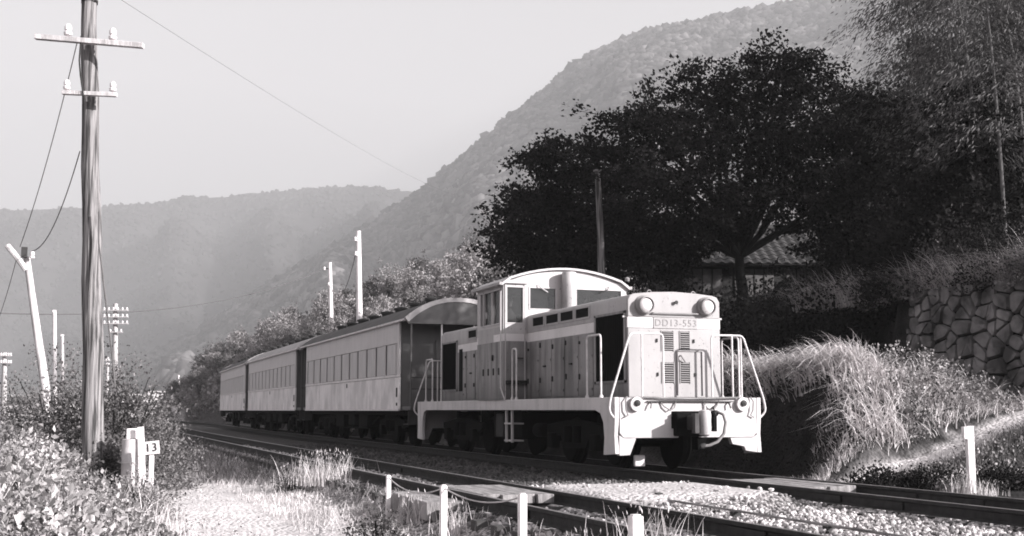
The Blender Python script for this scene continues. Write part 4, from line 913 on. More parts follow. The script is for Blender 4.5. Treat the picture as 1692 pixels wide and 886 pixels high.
# ------------------------------------------------------------------ stone retaining wall
wl = thing('stone_retaining_wall', 'dry stone retaining wall of rounded boulders below the plants at the right edge', 'wall', (WALL_X, WALL_T, 0))
WH = 3.62; WLN = 4.3
def clip(poly, p, nrm):
    out = []
    for i in range(len(poly)):
        a, b = poly[i], poly[(i+1) % len(poly)]; da = (a[0]-p[0])*nrm[0]+(a[1]-p[1])*nrm[1]; db = (b[0]-p[0])*nrm[0]+(b[1]-p[1])*nrm[1]
        if da <= 0: out.append(a)
        if da*db < 0: t = da/(da-db); out.append((a[0]+(b[0]-a[0])*t, a[1]+(b[1]-a[1])*t))
    return out
def cells(Lx, z0, z1, s):
    pts = []
    r = 0; z = z0
    while z < z1:
        xx = -s*.5*(r % 2)
        while xx < Lx+s: pts.append((xx+random.uniform(-.42, .42)*s, z+random.uniform(-.38, .38)*s)); xx += s*random.uniform(.6, 1.55)
        z += s*.74; r += 1
    res = []
    for p in pts:
        poly = [(max(0, p[0]-s*1.1), max(z0, p[1]-s)), (min(Lx, p[0]+s*1.1), max(z0, p[1]-s)), (min(Lx, p[0]+s*1.1), min(z1, p[1]+s)), (max(0, p[0]-s*1.1), min(z1, p[1]+s))]
        for q in pts:
            if q is p or abs(q[0]-p[0]) > 2.4*s or abs(q[1]-p[1]) > 2.4*s: continue
            m = ((p[0]+q[0])/2, (p[1]+q[1])/2); nn = (q[0]-p[0], q[1]-p[1]); poly = clip(poly, m, nn)
            if len(poly) < 3: break
        if len(poly) >= 3:
            cx = sum(a for a, _ in poly)/len(poly); cz = sum(a for _, a in poly)/len(poly)
            if max(abs(a-cx) for a, _ in poly) > .06: res.append((poly, cx, cz))
    return res
def stone_wall(Lx, z0, z1, s, place):
    for poly, cx, cz in cells(Lx, z0, z1, s):
        ring = []
        sm = []                                              # round the outline a little
        for i in range(len(poly)):
            a, b = poly[i], poly[(i+1) % len(poly)]; sm += [(a[0]*.84+b[0]*.16, a[1]*.84+b[1]*.16), (a[0]*.16+b[0]*.84, a[1]*.16+b[1]*.84)]
        dp = random.uniform(.03, .09); n = len(sm); sc = random.uniform(.9, .96)
        vs = [(cx+(a-cx)*sc, 0, cz+(c-cz)*sc) for a, c in sm]+[(cx+(a-cx)*sc*.97, -dp*.6, cz+(c-cz)*sc*.97) for a, c in sm]+[(cx+(a-cx)*.80+random.uniform(-.01, .01), -dp-random.uniform(0, .03), cz+(c-cz)*.80+random.uniform(-.01, .01)) for a, c in sm]+[(cx, -dp-.015, cz)]
        fs = [(i, (i+1) % n, n+(i+1) % n, n+i) for i in range(n)]+[(n+i, n+(i+1) % n, 2*n+(i+1) % n, 2*n+i) for i in range(n)]+[(2*n+i, 2*n+(i+1) % n, 3*n) for i in range(n)]
        mb = MB().add([place(*v) for v in vs], fs); mb.build('stone', M['rock'], wl)
batter = .10
stone_wall(WLN, .5, WH, .37, lambda a, d, z: (d+batter*(z-WH)*-1*-1*.0+(z)*batter-.3, WLN-a, z))
stone_wall(5.0, .5, WH, .5, lambda a, d, z: (-.25+(z*batter)*1.0+a*.98, d+z*batter-.3, z))
MB().box(.12, .22, .12, WLN, -.3, WH-.05).box(.23, 5.2, .12, .22, -.3, WH-.05).build('backing', M['joint'], wl)

# ------------------------------------------------------------------ trees
def limb_pts(a, b, n=5, wob=.12, sag=0):
    a, b = Vector(a), Vector(b); L = (b-a).length; out = []
    for i in range(n+1):
        t = i/n; p = a.lerp(b, t)+Vector((random.uniform(-1, 1), random.uniform(-1, 1), random.uniform(-.6, .6)))*wob*L*math.sin(t*math.pi)*.5; p.z += sag*L*math.sin(t*math.pi); out.append(p)
    return out
def tree_meshes(lumps, trunk_top, r0, nclump, leaves_per, lsize, leafm, spray=.5, tmpl=LEAF, base_lean=(0, 0), flat=.45, forks=3):
    """lumps are crown masses (x,y,z,rx,ry,rz) in the tree's own space"""
    tb = MB(); tt = Vector(trunk_top); tb.tube(limb_pts((0, 0, -.3), tt, 6, .08), [r0*(1.25-.55*i/6) for i in range(7)], 10)
    vol = np.array([l[3]*l[4]*l[5] for l in lumps])**.72; vol /= vol.sum(); P_, D_ = [], []
    for l, f in zip(lumps, vol):
        c = Vector(l[:3]); mid = tt.lerp(c, .5)+Vector((0, 0, .1*(c-tt).length)); path_ = limb_pts(tt, mid, 3, .15)+limb_pts(mid, c, 3, .2)[1:]
        tb.tube(path_, r0*.5, 7, r0*.14)
        n = max(4, int(nclump*f)); u = unit(rng.normal(size=(n, 3))); rad = rng.uniform(.25, 1, (n, 1))**.45*(1+.22*rng.normal(size=(n, 1)))*(1+.5*(rng.uniform(0, 1, (n, 1)) > .93))
        cl = np.array(l[:3])+u*rad*np.array(l[3:6])
        for q in cl[np.argsort(-rad[:, 0])[:max(3, int(n*.45))]]:
            tb.tube(limb_pts(c.lerp(Vector(q), random.uniform(0, .25)), q, 3, .18), r0*.11, 4, .006, cap=False)
        sc = rng.uniform(.5, 1.3, (n, 1, 1))*spray
        q_ = unit(rng.normal(size=(n, leaves_per, 3)))*rng.uniform(0, 1, (n, leaves_per, 1))**.5*1.55; pts = cl[:, None]+q_*sc*np.array([1, 1, flat])
        dd = (cl-np.array(l[:3]))[:, None]/np.array(l[3:6])+rng.normal(size=(n, leaves_per, 3))*.8+np.array([0, 0, -.2])
        P_.append(pts.reshape(-1, 3)); D_.append(dd.reshape(-1, 3))
    P_ = np.concatenate(P_); D_ = np.concatenate(D_); sz = rng.uniform(.6, 1.35, len(P_))*lsize
    return tb, P_, sz, D_
def tree(name, label, base, lumps, trunk_top, r0, nclump, per, lsize, leafm='leafD', group=None, **kw):
    t = thing(name, label, 'tree', base, 0, group); tb, P_, sz, D_ = tree_meshes(lumps, trunk_top, r0, nclump, per, lsize, leafm, **kw)
    tb.build('trunk', M['bark'], t); o = put('crown', leaf_mesh('crown', P_, sz, D_, M[leafm]), t); return t
def px_lumps(base, L):
    out = []
    for px, py, z, rx, rz in L:
        p = P(px, py, z)-base; out.append((p.x, p.y, p.z, rx*z/F_PX, rx*z/F_PX*.8, rz*z/F_PX))
    return out
b = gpt(1228, 36); b.z -= .1
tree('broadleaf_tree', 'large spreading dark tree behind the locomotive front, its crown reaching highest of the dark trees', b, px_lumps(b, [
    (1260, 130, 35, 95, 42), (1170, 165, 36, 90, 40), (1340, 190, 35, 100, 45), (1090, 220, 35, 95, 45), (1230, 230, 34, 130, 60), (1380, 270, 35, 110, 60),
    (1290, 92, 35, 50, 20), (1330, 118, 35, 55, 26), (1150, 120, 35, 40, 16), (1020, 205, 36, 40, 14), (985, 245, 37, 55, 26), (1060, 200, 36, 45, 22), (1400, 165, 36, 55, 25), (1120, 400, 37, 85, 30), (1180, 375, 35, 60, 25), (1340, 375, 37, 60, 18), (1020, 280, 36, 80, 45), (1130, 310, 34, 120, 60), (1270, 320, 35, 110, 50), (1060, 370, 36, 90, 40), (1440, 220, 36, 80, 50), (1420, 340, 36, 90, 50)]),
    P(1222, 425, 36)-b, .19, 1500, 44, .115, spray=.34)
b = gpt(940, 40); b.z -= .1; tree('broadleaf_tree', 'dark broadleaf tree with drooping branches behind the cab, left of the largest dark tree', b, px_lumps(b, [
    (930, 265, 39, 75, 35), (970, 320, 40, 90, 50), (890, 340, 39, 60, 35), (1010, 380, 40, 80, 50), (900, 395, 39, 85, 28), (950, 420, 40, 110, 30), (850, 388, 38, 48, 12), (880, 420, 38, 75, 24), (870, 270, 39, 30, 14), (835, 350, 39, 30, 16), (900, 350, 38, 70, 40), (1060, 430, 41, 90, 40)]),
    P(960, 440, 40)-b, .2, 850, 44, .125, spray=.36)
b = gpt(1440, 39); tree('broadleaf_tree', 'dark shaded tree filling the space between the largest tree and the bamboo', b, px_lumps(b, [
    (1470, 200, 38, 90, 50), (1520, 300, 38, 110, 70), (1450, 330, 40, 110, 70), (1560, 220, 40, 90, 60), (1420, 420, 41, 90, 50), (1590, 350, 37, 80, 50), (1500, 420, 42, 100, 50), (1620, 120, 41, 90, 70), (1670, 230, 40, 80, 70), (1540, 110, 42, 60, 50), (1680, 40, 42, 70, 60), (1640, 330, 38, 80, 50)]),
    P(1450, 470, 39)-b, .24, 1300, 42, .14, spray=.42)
# bushes in the shade below the trees
def bush(label, base, rx, ry, rz, n, per, ls, leafm, group=None, name='bush'):
    t = thing(name, label, 'bush', base, 0, group); mb = MB(); cl = []
    for k in range(9):
        q = Vector((random.uniform(-.7, .7)*rx, random.uniform(-.7, .7)*ry, random.uniform(.5, .95)*rz)); mb.tube(limb_pts((random.uniform(-.1, .1), random.uniform(-.1, .1), -.1), q, 3, .2), .025, 5, .008)
    mb.build('stems', M['bark'], t)
    u = unit(rng.normal(size=(n, 3))); u[:, 2] = np.abs(u[:, 2]); c = u*rng.uniform(.3, 1, (n, 1))**.4*np.array([rx, ry, rz])*(1+.15*rng.normal(size=(n, 1)))
    pts = (c[:, None]+rng.normal(size=(n, per, 3))*ls*1.7).reshape(-1, 3); pts[:, 2] = np.maximum(pts[:, 2], .02)
    d = (np.repeat(u, per, 0)+rng.normal(size=(n*per, 3))*.8)
    put('foliage', leaf_mesh('foliage', pts, rng.uniform(.6, 1.3, n*per)*ls, d, M[leafm]), t); return t
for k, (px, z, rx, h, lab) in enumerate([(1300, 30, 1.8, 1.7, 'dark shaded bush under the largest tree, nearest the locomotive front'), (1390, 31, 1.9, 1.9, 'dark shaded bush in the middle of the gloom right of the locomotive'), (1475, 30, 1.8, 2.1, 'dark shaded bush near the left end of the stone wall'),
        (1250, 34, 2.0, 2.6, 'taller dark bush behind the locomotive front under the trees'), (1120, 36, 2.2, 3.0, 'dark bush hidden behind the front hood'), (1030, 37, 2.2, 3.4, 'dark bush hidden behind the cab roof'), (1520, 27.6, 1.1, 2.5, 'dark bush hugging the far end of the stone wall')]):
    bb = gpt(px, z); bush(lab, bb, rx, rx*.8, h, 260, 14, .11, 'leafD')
for k, (px, py, z, lab) in enumerate([(1450, 800, 18.4, 'dark leaf mass added as shade in the hollow left of the right marker post'), (1540, 800, 18.5, 'dark leaf mass added as shade in the hollow behind the right marker post'), (1640, 800, 18.6, 'dark leaf mass added as shade in the hollow right of the right marker post'), (1725, 800, 18.7, 'dark leaf mass added as shade in the hollow at the right edge')]):
    bush(lab, gpt(px, z), .6, .28, .27, 200, 14, .045, 'leafD', name='shade_bush')  # dark-leaved bushes added to stand in for shade in the hollow
# hedge-like creeper above the stone wall
for k, (t_w, h, lab) in enumerate([(18.6, 1.1, 'sunlit leafy plant overhanging the wall top at the right edge'), (20.0, 1.4, 'leafy plant overhanging the middle of the stone wall top'), (21.6, 1.6, 'leafy plant overhanging the far part of the stone wall top'), (23.4, 1.7, 'leafy plant above the hidden end of the stone wall')]):
    bush(lab, Vector((WALL_X+.55, t_w, 3.4)), .8, 1.0, h, 330, 16, .06, 'leafD' if k % 2 else 'leafBush', name='wall_plant')
# bamboo
def bamboo(base, h, lean, label):
    t = thing('bamboo', label, 'bamboo', base, 0, 'tall bamboo stems behind the stone wall'); mb = MB(); n = 14; pts = []
    for i in range(n+1):
        s = i/n; pts.append(Vector((lean[0]*s**2.4*h, lean[1]*s**2.4*h, h*s-.12*h*s**4)))
    mb.tube(pts, [.05*(1-.85*(i/n)) for i in range(n+1)], 8); mb.build('culm', M['bamboo'], t)
    P_, D_ = [], []
    for i in range(70):
        s = random.uniform(.28, 1); q = pts[min(n, int(s*n))]; az = random.uniform(0, 6.28); L = (1.0+1.1*(1-abs(s-.6)))*random.uniform(.6, 1.1)
        k = 60; u = rng.uniform(.15, 1, k); x = q.x+math.cos(az)*L*u; y = q.y+math.sin(az)*L*u; z = q.z+L*(.45*u-.75*u**2.2)
        P_.append(np.stack([x, y, z], 1)+rng.normal(size=(k, 3))*.13); D_.append(np.stack([np.full(k, math.cos(az)), np.full(k, math.sin(az)), np.full(k, -.9)], 1)+rng.normal(size=(k, 3))*.35)
    P_ = np.concatenate(P_); D_ = np.concatenate(D_)
    put('foliage', leaf_mesh('foliage', P_, rng.uniform(.10, .19, len(P_)), D_, M['leafB'], LONG), t)
bl = 'tall arching bamboo stem with drooping leaf sprays behind the stone wall'
for px, z, h, lx in ((1560, 31, 11.5, -.18), (1600, 29, 12.5, -.1), (1640, 27, 12, -.12), (1680, 28, 13, -.1), (1720, 26, 12.5, -.15), (1590, 33, 13.5, -.2), (1655, 31, 13.5, -.1), (1700, 33, 14, -.12), (1540, 34, 12.5, -.16), (1750, 29, 13, -.1), (1625, 30, 10, -.05), (1675, 25.5, 9.5, -.12), (1770, 26, 12, -.12), (1800, 30, 13, -.12), (1615, 35, 14, -.2)):
    q = P(px, 678, z); bamboo(Vector((q.x, q.y, float(gz(q.x, q.y))-.05)), h, (lx*random.uniform(.6, 1.3), random.uniform(-.08, .04)), bl)
for px, z, h in ((1520, 29.5, 5.5), (1600, 28, 5), (1660, 26.5, 4.5), (1700, 27, 6), (1560, 33, 6.5)):
    b = gpt(px, z); lab = {1520: 'young bushy tree at the far end of the stone wall under the bamboo', 1600: 'bushy tree among the bamboo stems above the stone wall', 1660: 'leafy bushy tree above the right part of the stone wall', 1700: 'tall bushy tree at the right edge below the bamboo sprays', 1560: 'dark bushy tree deep behind the bamboo'}[px]
    tree('bushy_tree', lab, b, [(0, 0, h*.75, 1.2, 1.2, h*.22), (.5, .3, h*.5, 1.3, 1.2, h*.22), (-.6, -.2, h*.35, 1.1, 1.1, h*.2)], (0, 0, h*.4), .09, 130, 26, .12, 'leafD', spray=.25)

# houses behind the trees
def house(label, base, w, dpt, hw, rise, nt, rows):
    h = thing('house', label, 'house', base, -YAW+.04); MB().box(-w/2, w/2, 0, dpt, -.4, hw).build('wall', M['wall'], h)
    e = .5; sl = dpt/2+e; ang = math.atan2(rise, dpt/2); 
    MB().prism([(-e, hw-e*rise/(dpt/2)-.03), (dpt/2, hw+rise-.03), (dpt+e, hw-e*rise/(dpt/2)-.03)], 'x', -w/2-.4, w/2+.4).build('roof', M['tile'], h)
    tw = (w+.8)/nt; tl = sl/math.cos(ang)/rows
    prof = [(tw*(k/6-.5)*1.02, .045*math.cos((k/6-.5)*2*math.pi)*.8+.03) for k in range(7)]
    mb = MB(); vs = [(a, 0, z) for a, z in prof]+[(a, tl*1.08, z-.035) for a, z in prof]+[(a, 0, z-.03) for a, z in prof]
    fs = [(i, i+1, 8+i, 7+i) for i in range(6)]+[(i, 14+i, 15+i, i+1) for i in range(6)]
    mb.add(vs, fs, True); tme = mb.mesh('tile', M['tile'])
    for r in range(rows):
        for c in range(nt):
            o = put('tile', tme, h, (-w/2-.4+(c+.5)*tw, -e+r*tl*math.cos(ang), hw-e*rise/(dpt/2)+r*tl*math.sin(ang)+.01)); o.rotation_euler = (ang+.02, 0, random.uniform(-.01, .01))
    MB().tube([(-w/2-.4, dpt/2, hw+rise+.06), (w/2+.4, dpt/2, hw+rise+.06)], .12, 10).build('ridge', M['tile'], h)
    for k in range(3):
        x0 = -w/2+.5+k*(w-1)/3; wd = MB().box(x0, x0+(w-1)/3-.5, -.05, -.004, hw-1.5, hw-.45).build('window', M['shutter'], h)
        for a in range(1, 4): MB().box(x0+((w-1)/3-.5)*a/4-.02, x0+((w-1)/3-.5)*a/4+.02, -.07, -.051, hw-1.5, hw-.45).build('bar', M['wall'], wd)
    MB().box(-w/2-.2, w/2+.2, -.45, -.02, hw-.35, hw-.30).build('eave_board', M['shutter'], h)
q = P(1262, 678, 46); g0 = float(gz(q.x, q.y)); eave = P(1262, 432, 45.5).z
house('old low house with a dark tiled roof half hidden behind the tree trunks', Vector((q.x, q.y, g0)), 7.0, 5.2, eave-g0+.2, 1.5, 22, 9)
q = P(1525, 678, 44); g0 = float(gz(q.x, q.y)); eave = P(1525, 425, 43.5).z
house('small tiled shed hidden in shade left of the bamboo', Vector((q.x, q.y, g0)), 2.6, 2.6, eave-g0, .9, 9, 5)

# ------------------------------------------------------------------ wooded slope along the line
variants = []
for k in range(7):
    h = 5.5; lumps = [(random.uniform(-.9, .9), random.uniform(-.9, .9), random.uniform(2.2, 4.9), random.uniform(1.0, 1.7), random.uniform(1.0, 1.7), random.uniform(.8, 1.4)) for _ in range(6)]+[(0, 0, 4.6, 1.1, 1.1, 1.1)]
    tb, P_, sz, D_ = tree_meshes(lumps, (0, 0, 2.2), .13, 150, 22, .19, None, spray=.32, flat=.7)
    variants.append((tb.mesh('trunk', M['bark']), leaf_mesh('crown', P_, sz, D_, M['leafM' if k % 3 else 'leafBush'])))
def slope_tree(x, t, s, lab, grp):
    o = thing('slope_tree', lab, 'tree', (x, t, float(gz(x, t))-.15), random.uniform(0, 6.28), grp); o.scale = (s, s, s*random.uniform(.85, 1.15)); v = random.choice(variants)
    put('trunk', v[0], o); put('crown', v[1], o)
cnt = 0
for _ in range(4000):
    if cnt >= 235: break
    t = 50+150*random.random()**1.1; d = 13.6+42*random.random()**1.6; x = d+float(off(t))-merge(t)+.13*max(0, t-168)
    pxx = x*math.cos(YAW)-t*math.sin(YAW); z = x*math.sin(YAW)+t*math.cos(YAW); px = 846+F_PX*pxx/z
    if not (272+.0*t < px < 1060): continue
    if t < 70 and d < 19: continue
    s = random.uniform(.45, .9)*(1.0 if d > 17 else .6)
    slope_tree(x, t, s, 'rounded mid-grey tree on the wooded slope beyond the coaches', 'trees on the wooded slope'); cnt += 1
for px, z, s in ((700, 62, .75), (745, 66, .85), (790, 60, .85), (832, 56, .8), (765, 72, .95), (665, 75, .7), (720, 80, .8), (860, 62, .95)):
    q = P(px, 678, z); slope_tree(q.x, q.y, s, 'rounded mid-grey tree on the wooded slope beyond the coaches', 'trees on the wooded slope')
# undergrowth that closes the slope between the trees
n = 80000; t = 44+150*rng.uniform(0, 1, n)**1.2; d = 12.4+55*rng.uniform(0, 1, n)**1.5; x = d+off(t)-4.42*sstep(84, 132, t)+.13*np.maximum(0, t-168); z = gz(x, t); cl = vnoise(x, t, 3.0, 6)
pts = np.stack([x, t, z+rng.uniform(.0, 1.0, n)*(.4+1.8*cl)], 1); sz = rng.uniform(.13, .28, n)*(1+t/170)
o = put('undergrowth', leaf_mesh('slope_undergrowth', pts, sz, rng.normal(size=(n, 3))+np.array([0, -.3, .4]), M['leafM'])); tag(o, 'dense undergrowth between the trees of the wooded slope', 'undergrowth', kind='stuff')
# dark undergrowth below the big trees and on the terrace
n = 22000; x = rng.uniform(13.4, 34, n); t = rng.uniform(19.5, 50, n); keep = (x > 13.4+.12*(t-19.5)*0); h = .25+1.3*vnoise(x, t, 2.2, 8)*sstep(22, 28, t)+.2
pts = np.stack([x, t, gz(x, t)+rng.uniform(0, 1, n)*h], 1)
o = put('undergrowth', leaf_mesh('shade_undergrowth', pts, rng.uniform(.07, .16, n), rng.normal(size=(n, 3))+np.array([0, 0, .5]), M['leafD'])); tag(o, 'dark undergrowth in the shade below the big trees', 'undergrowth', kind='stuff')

# ------------------------------------------------------------------ grasses and weeds
def grass_obj(name, label, parts, m): V_, F_ = join(parts); o = put(name, np_mesh(name, V_, F_, m)); tag(o, label, 'grass', kind='stuff')
# bank crest and slopes
n = 24000; x = rng.uniform(12.1, 17.2, n); t = rng.uniform(17.0, 33, n); x, t = x[(t > 17.2+(x-11.5)*.16)], t[(t > 17.2+(x-11.5)*.16)]
w = sstep(12.75, 13.25, x)*(.35+.65*vnoise(x, t, 1.3, 12)); keep = rng.uniform(0, 1, len(x)) < w*(.35+.65*sstep(33, 24, t))*(.25+.75*(vnoise(x, t, .7, 62) > .35)); x, t = x[keep], t[keep]
pts = np.stack([x, t, gz(x, t)-.03], 1); hgt = rng.uniform(.12, .66, len(x))*(.55+.8*vnoise(x, t, 1.0, 63))
fld = 6.28*2*vnoise(x, t, 1.6, 44)+rng.normal(0, .8, len(x)); ln = rng.uniform(.2, 1.5, len(x))
g1 = blades(pts, hgt, np.stack([np.cos(fld)*ln-.25, np.sin(fld)*ln], 1), .02, 4)
NB = 3600; x2 = rng.uniform(12.6, 13.7, NB); t2 = 17.6+11*rng.uniform(0, 1, NB)**1.3; kp = vnoise(x2, t2, .9, 45) > .28; x2, t2 = x2[kp], t2[kp]; NB = len(x2); dirs = np.stack([-rng.uniform(.4, 1.2, NB), rng.normal(0, .6, NB)-.3], 1)
g2 = blades(np.stack([x2, t2, gz(x2, t2)], 1), rng.uniform(.3, 1.15, NB), dirs, rng.uniform(.012, .03, NB), 5, 1.6)
grass_obj('bank_grass', 'long pale arching grass on the sunlit crest of the bank', [g1], M['grass'])
grass_obj('bank_grass', 'long stalks hanging over the shaded face of the bank', [g2], M['grass'])
# leafy herbs on the bank and on the cutting of the ramp
n = 26000; x = rng.uniform(12.0, 18, n); t = rng.uniform(14.8, 26, n); r = t-(x-11.5)*.16; keep = ((r > 17.3) | ((r < 16.1) & (r > 14.4)))
keep &= (t < 18) | (x < 17.3); x, t = x[keep], t[keep]; h = .05+.28*vnoise(x, t, .8, 15)
dk = (x < 13.1) & (t-(x-11.5)*.16 > 17.6+.8*vnoise(x, t, .5, 16)); pts = np.stack([x, t, gz(x, t)+rng.uniform(0, 1, len(x))*h], 1)[dk]  # herbs on the shaded face: shade put into a darker leaf colour
o = put('shaded_bank_herbs', leaf_mesh('shaded_bank_herbs', pts, rng.uniform(.03, .08, len(pts)), rng.normal(size=(len(pts), 3))+np.array([0, 0, .3]), M['leafD'])); tag(o, 'herbs on the bank face towards the train, coloured dark for its shade', 'creeper', kind='stuff')
x, t, h = x[~dk], t[~dk], h[~dk]
pts = np.stack([x, t, gz(x, t)+rng.uniform(0, 1, len(x))*h], 1)
o = put('bank_herbs', leaf_mesh('bank_herbs', pts, rng.uniform(.03, .08, len(x)), rng.normal(size=(len(x), 3))+np.array([0, 0, .6]), M['leafN'])); tag(o, 'small leafy herbs covering the bank and the ramp edge', 'herbs', kind='stuff')
n = 1500; cx_ = rng.uniform(12.9, 17.0, n); ct = 17.5+7.5*rng.uniform(0, 1, n)**1.3; kp = (ct-(cx_-11.5)*.16 > 17.25) & (vnoise(cx_, ct, 1.1, 60) > .42); cx_, ct = cx_[kp], ct[kp]; n = len(cx_); hh = rng.uniform(.12, .55, n)*(.5+vnoise(cx_, ct, .8, 61))
pts = np.stack([np.repeat(cx_, 16)+rng.normal(0, .09, n*16), np.repeat(ct, 16)+rng.normal(0, .09, n*16), np.repeat(gz(cx_, ct), 16)+np.repeat(hh, 16)*rng.uniform(.2, 1, n*16)], 1)
for q_, (m_, lab_) in enumerate((('leafN', 'pale leafy weeds tangled among the bank grass'), ('leafBush', 'darker weeds tangled among the bank grass'))):
    sel = (np.arange(n*16)//16) % 2 == q_
    o = put('bank_weeds', leaf_mesh('bank_weeds', pts[sel], rng.uniform(.03, .075, sel.sum()), rng.normal(size=(int(sel.sum()), 3))+np.array([0, -.2, .4]), M[m_])); tag(o, lab_, 'weeds', kind='stuff')
n = 13000; x = rng.uniform(12.0, 19, n); t = 14.6+rng.uniform(0, 1.7, n)+(x-11.5)*.16; keep = (t-(x-11.5)*.16 < 16.15); x, t = x[keep], t[keep]
grass_obj('ramp_grass', 'grass on the edge of the ramp below the footpath', [blades(np.stack([x, t, gz(x, t)-.02], 1), rng.uniform(.08, .3, len(x)), .9, .01, 3)], M['grassd'])
n = 7000; x = rng.uniform(11.6, 17.5, n); t = 17.3+rng.uniform(0, .9, n)+(x-11.5)*.16
grass_obj('ramp_grass', 'pale short grass along the upper edge of the footpath', [blades(np.stack([x, t, gz(x, t)-.02], 1), rng.uniform(.06, .28, n), .9, .010, 3)], M['grass'])
# plants on the terrace edge behind the wall
n = 5000; x = rng.uniform(WALL_X+.1, WALL_X+2.2, n); t = rng.uniform(18.1, 27, n); dirs = np.stack([-rng.uniform(.2, 1.2, n), rng.normal(0, .5, n)], 1)
grass_obj('terrace_grass', 'tall pale grass leaning over the stone wall', [blades(np.stack([x, t, np.full(n, 3.5)], 1), rng.uniform(.5, 1.5, n), dirs, .018, 5, 1.2)], M['grass'])
# left side: grass between path and track
n = 30000; x = rng.uniform(2.6, 4.35, n); t = 9+34*rng.uniform(0, 1, n)**1.2; w = vnoise(x, t, 1.4, 20); keep = rng.uniform(0, 1, n) < .12+(w**3)*1.1; x, t = x[keep], t[keep]
grass_obj('verge_grass', 'short dry grass on the verge between the footpath and the near track', [blades(np.stack([x, t, gz(x, t)-.02], 1), rng.uniform(.05, .22, len(x)), .8, .008, 3)], M['grass'])
n = 15000; x = rng.uniform(1.6, 4.3, n); t = rng.uniform(24, 75, n); w = vnoise(x, t, 2.2, 21); keep = rng.uniform(0, 1, n) < w*sstep(1.5, 3, x); x, t = x[keep], t[keep]; x = x+off(t)
grass_obj('verge_grass', 'darker taller grass beside the far part of the near track', [blades(np.stack([x, t, gz(x, t)-.02], 1), rng.uniform(.12, .4, len(x)), .8, .02, 3)], M['grassd'])
def tuft(label, px, z, n, h, r, m='grass', lean=.45, w=.010):
    b = gpt(px, z); o = thing('grass_tuft', label, 'grass', b); p = rng.normal(size=(n, 3))*np.array([r, r, 0]); V_, F_ = blades(p, rng.uniform(.35, 1, n)*h, lean, w, 4, .8)
    tag(put('blades', np_mesh('tuft', V_, F_, M[m]), o), kind='stuff'); 
    q = rng.normal(size=(n//3, 3))*np.array([r*.9, r*.9, 0]); tag(put('seed_heads', leaf_mesh('heads', q+np.array([0, 0, h*.8])*rng.uniform(.8, 1.15, (n//3, 1)), rng.uniform(.03, .07, n//3), rng.normal(size=(n//3, 3))*.2+np.array([0, 0, 1]), M[m], LONG), o), kind='stuff')
for px, z, n, h, r, lab in ((540, 21, 260, .62, .28, 'tall pale dry grass tuft between the footpath and the rails'), (505, 22, 160, .45, .3, 'lower grass tuft left of the tall pale tuft'), (685, 15, 70, .38, .14, 'thin upright grass tuft between the first two stakes'), (752, 13.4, 60, .42, .1, 'thin grass tuft just right of the second stake'),
        (1075, 9.6, 80, .55, .16, 'dry stalks around the thick stake at the bottom edge'), (890, 10.8, 60, .3, .14, 'low grass tuft right of the third stake'), (960, 10.4, 40, .3, .12, 'sparse grass stalks at the bottom edge left of the thick stake'), (1590, 17.6, 60, .35, .12, 'small grass tuft at the foot of the right marker post'), (1625, 17.4, 50, .2, .12, 'low grass tuft right of the right marker post')):
    tuft(lab, px, z, int(n*1.3), h, r)
b = gpt(625, 13.2); bush('small dark shrub beside the footpath in the bottom centre', b, .32, .3, .3, 90, 12, .035, 'leafBush', name='shrub')
b = gpt(488, 21.5); bush('small dark weed clump at the foot of the tall grass tuft', b, .3, .25, .25, 60, 12, .04, 'leafBush', name='shrub')
# left weed thicket
def thick(x, t):
    return (.15+.85*sstep(1.25, -.6, x+.25*(vnoise(x, t, 1.2, 30)-.5)))*(.7+.5*vnoise(x, t, 1.5, 31))*sstep(3.2, 6, t)
def clear(x, t):   # trodden spot round the drum and the number board
    q = P(232, 740, 15.6); return np.hypot(x-q.x, (t-q.y)*.7) > .95
def wmass(n, t0, t1, x0, x1, smin, smax, m, label, seed, up=.7, top=1.15, pw=.45):
    t = t0+(t1-t0)*rng.uniform(0, 1, n)**1.1; x = rng.uniform(x0, x1, n); h = thick(x, t)*top; keep = (rng.uniform(0, 1, n) < sstep(.12, .35, h)); h = np.where(clear(x, t), h, h*.62); x, t, h = x[keep], t[keep], h[keep]
    z = gz(x, t)+h*rng.uniform(0, 1, len(x))**pw
    o = put('weeds', leaf_mesh('weeds', np.stack([x, t, z], 1), rng.uniform(smin, smax, len(x)), rng.normal(size=(len(x), 3))*.9+np.array([.3, -.4, up]), M[m])); tag(o, label, 'weeds', kind='stuff')
wmass(70000, 6.5, 14, -3.2, 1.9, .018, .052, 'leafN', 'broad-leaved weeds filling the bottom left foreground', 1)
wmass(3800, 6.5, 13, -3.2, 1.2, .04, .075, 'leafN', 'large broad leaves standing above the foreground weeds', 5, top=1.25, pw=.3)
wmass(18000, 6.5, 14, -3.2, 1.4, .03, .07, 'leafBush', 'darker broad leaves low among the foreground weeds', 2, pw=.8)
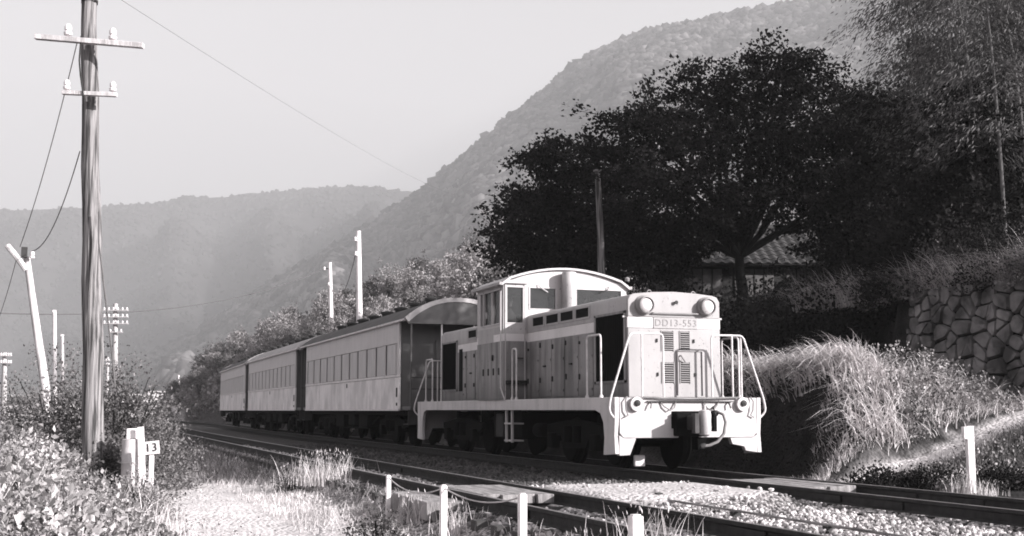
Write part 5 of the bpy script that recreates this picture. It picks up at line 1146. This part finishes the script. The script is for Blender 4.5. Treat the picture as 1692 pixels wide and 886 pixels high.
wmass(60000, 13.5, 30, -8, 1.7, .03, .075, 'leafN', 'pale weeds around the foot of the big wooden pole', 3, top=1.0)
wmass(16000, 28, 80, -30, 1.3, .12, .3, 'leafM', 'field of weeds stretching away left of the path', 4, top=.9)
n = 2600; x = rng.uniform(-3, 1.2, n); t = rng.uniform(6.5, 22, n); hh = thick(x, t)
grass_obj('weed_stalks', 'long bright stalks and grass blades among the foreground weeds', [blades(np.stack([x, t, gz(x, t)], 1), (.35+1.0*hh)*rng.uniform(.6, 1.1, n), .75, .011, 5, 1.1)], M['grass'])
for px, z, rx, rz, lab in ((95, 24, 1.3, 2.3, 'dense grey-leaved bush behind the leaning pole'), (128, 20.5, .9, 1.95, 'bush just left of the big wooden pole'), (205, 20, .95, 2.0, 'bush right of the big wooden pole behind the metal drum'), (250, 23, .9, 1.3, 'low bush between the metal drum and the track'), (190, 27, 1.5, 2.4, 'tall bush behind the big wooden pole'), (30, 26, 1.6, 1.8, 'bush at the left edge below the crossarmed pole'), (187, 17.6, .35, .9, 'dark low bush at the foot of the big wooden pole')):
    b = gpt(px, z); bush(lab, b, rx, rx, rz, 420, 18, .055, 'leafBush')

for px, z, rx, rz, lab in ((222, 16.1, .34, .62, 'low pale weed clump in front of the metal drum'), (256, 16.0, .3, .38, 'low pale weed clump at the foot of the number board')):
    b = gpt(px, z); t_b = bush(lab, b, rx, rx, rz, 150, 14, .035, 'leafN', name='weed_clump')
# ------------------------------------------------------------------ haze
hz = MB().box(-3800, 4600, -320, 5600, -120, 1500)
me = hz.mesh('haze', M['wire']); me.materials.clear(); hm = bpy.data.materials.new('air_haze'); hm.use_nodes = True; t = hm.node_tree; t.nodes.clear()
pv = t.nodes.new('ShaderNodeVolumePrincipled'); pv.inputs['Color'].default_value = (.97, .955, .975, 1); pv.inputs['Density'].default_value = .00028; pv.inputs['Anisotropy'].default_value = 0
ou = t.nodes.new('ShaderNodeOutputMaterial'); t.links.new(pv.outputs[0], ou.inputs['Volume']); me.materials.append(hm)
o = put('haze', me); tag(o, kind='stuff')
